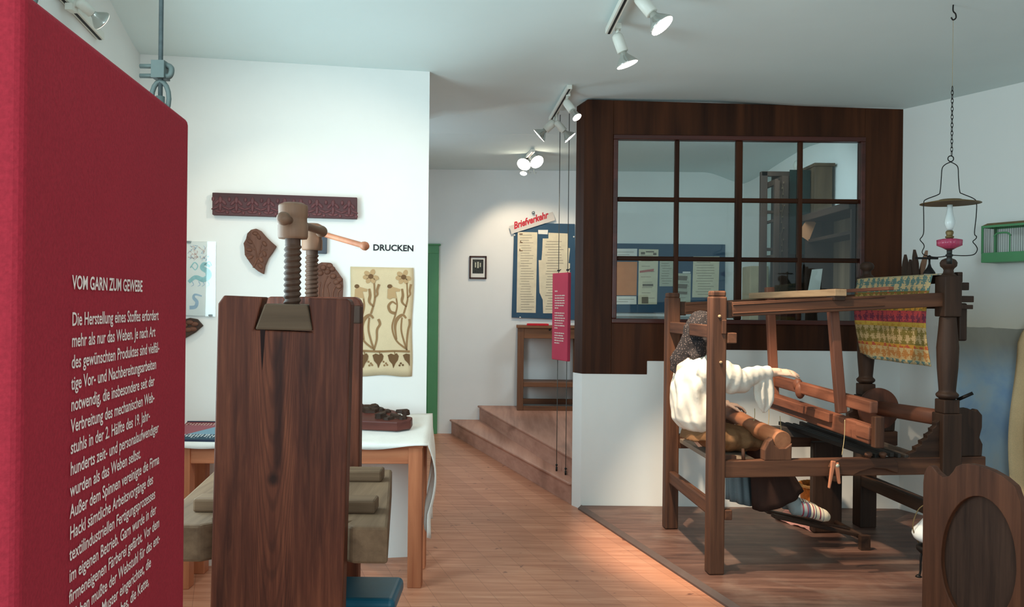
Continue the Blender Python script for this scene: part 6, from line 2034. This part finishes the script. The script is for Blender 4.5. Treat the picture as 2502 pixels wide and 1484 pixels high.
# brown skirt over the seat and thighs
q = MB()
sp_ = curve([L(0.015, CB, 0.785), L(0.045, CB, 0.770), L(0.095, CB, 0.748), L(0.16, CB, 0.735), L(0.26, CB, 0.725), L(0.36, CB, 0.715), L(0.43, CB, 0.705), L(0.475, CB, 0.69)], 5)
ra1 = [(0.13, 0.03), (0.165, 0.055), (0.195, 0.085), (0.205, 0.090), (0.195, 0.080), (0.185, 0.070), (0.17, 0.060), (0.10, 0.03)]
def rint2(i, tot, arr):
    x = i / (tot - 1) * (len(arr) - 1); j = min(int(x), len(arr) - 2); t = x - j
    return tuple(a_ + (b__ - a_) * t for a_, b__ in zip(arr[j], arr[j + 1]))
q.tube(sp_, [tuple(v_ * (1 + 0.03 * math.sin(i * 1.5)) for v_ in rint2(i, len(sp_), ra1)) for i in range(len(sp_))], 30)
q.tube([L(0.055, CB, 0.73), L(0.05, CB, 0.78), L(0.045, CB, 0.81)], [(0.12, 0.18), (0.105, 0.165), (0.09, 0.15)], 26)
q.build('skirt', M['skirt'], per, remesh=0.008, smooth_it=2, displace=(0.08, 0.024))


def drop(name, rings, mat, pleats, amp):
    """cloth hanging down: rings of (a left, z left, a right, z right, b centre, b half width)"""
    n = 60; verts = []; full = []
    for r0_, r1_ in zip(rings, rings[1:]):
        for t in (0, .2, .4, .6, .8):
            full.append([x + (y - x) * t for x, y in zip(r0_, r1_)])
    full.append(list(rings[-1]))
    for i, (al_, zl_, ar_, zr_, bc_, bh_) in enumerate(full):
        tt = i / (len(full) - 1)
        for j in range(n):
            a_ = 2 * math.pi * j / n
            k2 = 1 + amp * tt * math.sin(a_ * pleats)
            f_ = 0.5 - 0.5 * math.cos(a_)
            ca_ = (al_ + ar_) / 2 + (ar_ - al_) / 2 * -math.cos(a_) * k2
            verts.append(L(ca_, bc_ + bh_ * math.sin(a_) * k2, zl_ + (zr_ - zl_) * f_))
    q = MB()
    q.add(verts, [(i * n + j, i * n + (j + 1) % n, (i + 1) * n + (j + 1) % n, (i + 1) * n + j) for i in range(len(full) - 1) for j in range(n)] + [tuple(range(n))[::-1]], True)
    return q.build(name, mat, per, solid=0.004)


drop('apron', [(0.34, 0.735, 0.49, 0.745, CB, 0.15), (0.37, 0.66, 0.535, 0.67, CB, 0.165), (0.40, 0.48, 0.62, 0.54, CB, 0.165), (0.415, 0.265, 0.705, 0.410, CB, 0.16)], M['apron'], 9, 0.05)
drop('underskirt', [(0.27, 0.66, 0.40, 0.66, 0.60, 0.05), (0.275, 0.50, 0.42, 0.50, 0.60, 0.055), (0.285, 0.30, 0.44, 0.26, 0.60, 0.06)], M['blue_cloth'], 8, 0.16)

# striped socks
m, nt, b = new_mat('striped_sock')
tc = N(nt, 'ShaderNodeTexCoord'); sp = N(nt, 'ShaderNodeSeparateXYZ'); nt.links.new(tc.outputs['Object'], sp.inputs[0])
W0, R0, G0, B0 = lin((226, 212, 184)), lin((150, 52, 70)), lin((150, 160, 160)), lin((92, 90, 112))
c = ramp(nt, math_node(nt, 'MULTIPLY', math_node(nt, 'SUBTRACT', sp.outputs[0], 0.55), 1 / 0.30), [(0.0, G0), (0.32, R0), (0.35, G0), (0.42, R0), (0.44, B0), (0.50, W0), (0.545, R0), (0.57, W0), (0.60, B0), (0.62, W0), (0.69, R0), (0.715, W0), (0.77, B0), (0.785, W0)], 'CONSTANT')
nt.links.new(c, b.inputs['Base Color']); b.inputs['Roughness'].default_value = 0.9
for sgn in (-1, 1):
    bb_ = CB + sgn * 0.07
    q = MB()
    q.tube(curve([L(0.585, bb_, 0.42), L(0.625, bb_, 0.34), L(0.640, bb_, 0.315)], 4), 0.045, 18)
    q.tube(curve([L(0.608, bb_, 0.300), L(0.635, bb_, 0.296), L(0.69, bb_, 0.287), L(0.75, bb_, 0.272), L(0.81, bb_, 0.250), L(0.850, bb_, 0.234), L(0.868, bb_, 0.228)], 4), [0.020 + 0.026 * smooth(i, 0, 4) - 0.006 * smooth(i, 10, 17) - 0.016 * smooth(i, 17, 22) - 0.014 * smooth(i, 22, 24) for i in range(25)], 20)
    q.build('sock', m, per, remesh=0.005, smooth_it=3)

# headscarf with small light print, its tail down the back
m, nt, b = new_mat('printed_scarf')
v = coords(nt)
vo = N(nt, 'ShaderNodeTexVoronoi'); vo.inputs['Scale'].default_value = 85; vo.inputs['Randomness'].default_value = 0.6
nt.links.new(v, vo.inputs['Vector'])
nt.links.new(ramp(nt, vo.outputs['Distance'], [(0.20, lin((112, 96, 92))), (0.30, lin((28, 22, 24)))]), b.inputs['Base Color']); b.inputs['Roughness'].default_value = 0.85
q = MB()
q.ball(HC + la_ * -0.022 + Z3 * 0.010, (0.100, 0.088, 0.114), 28, ROT)
q.tube([L(0.03, CB, 1.40), L(0.005, CB, 1.32), L(-0.035, CB, 1.245), L(-0.085, CB, 1.18), L(-0.115, CB, 1.13)], [(0.085, 0.05), (0.08, 0.045), (0.08, 0.034), (0.07, 0.022), (0.03, 0.010)], 18, up=lw_)
q.tube([L(0.03, CB - 0.06, 1.34), L(0.035, CB - 0.055, 1.26), L(-0.02, CB - 0.05, 1.22)], [0.045, 0.042, 0.04], 14)
q.tube([L(0.03, CB + 0.06, 1.34), L(0.035, CB + 0.055, 1.26), L(-0.02, CB + 0.05, 1.22)], [0.045, 0.042, 0.04], 14)
q.build('headscarf', m, per, remesh=0.007, smooth_it=2, displace=(0.05, 0.012))
q = MB()
for sgn in (-1, 1):
    q.ball(L(0.170, CB + sgn * 0.032, 1.390), (0.008, 0.012, 0.006), 10, ROT)
q.build('eyes', M['photo_dark'], per)
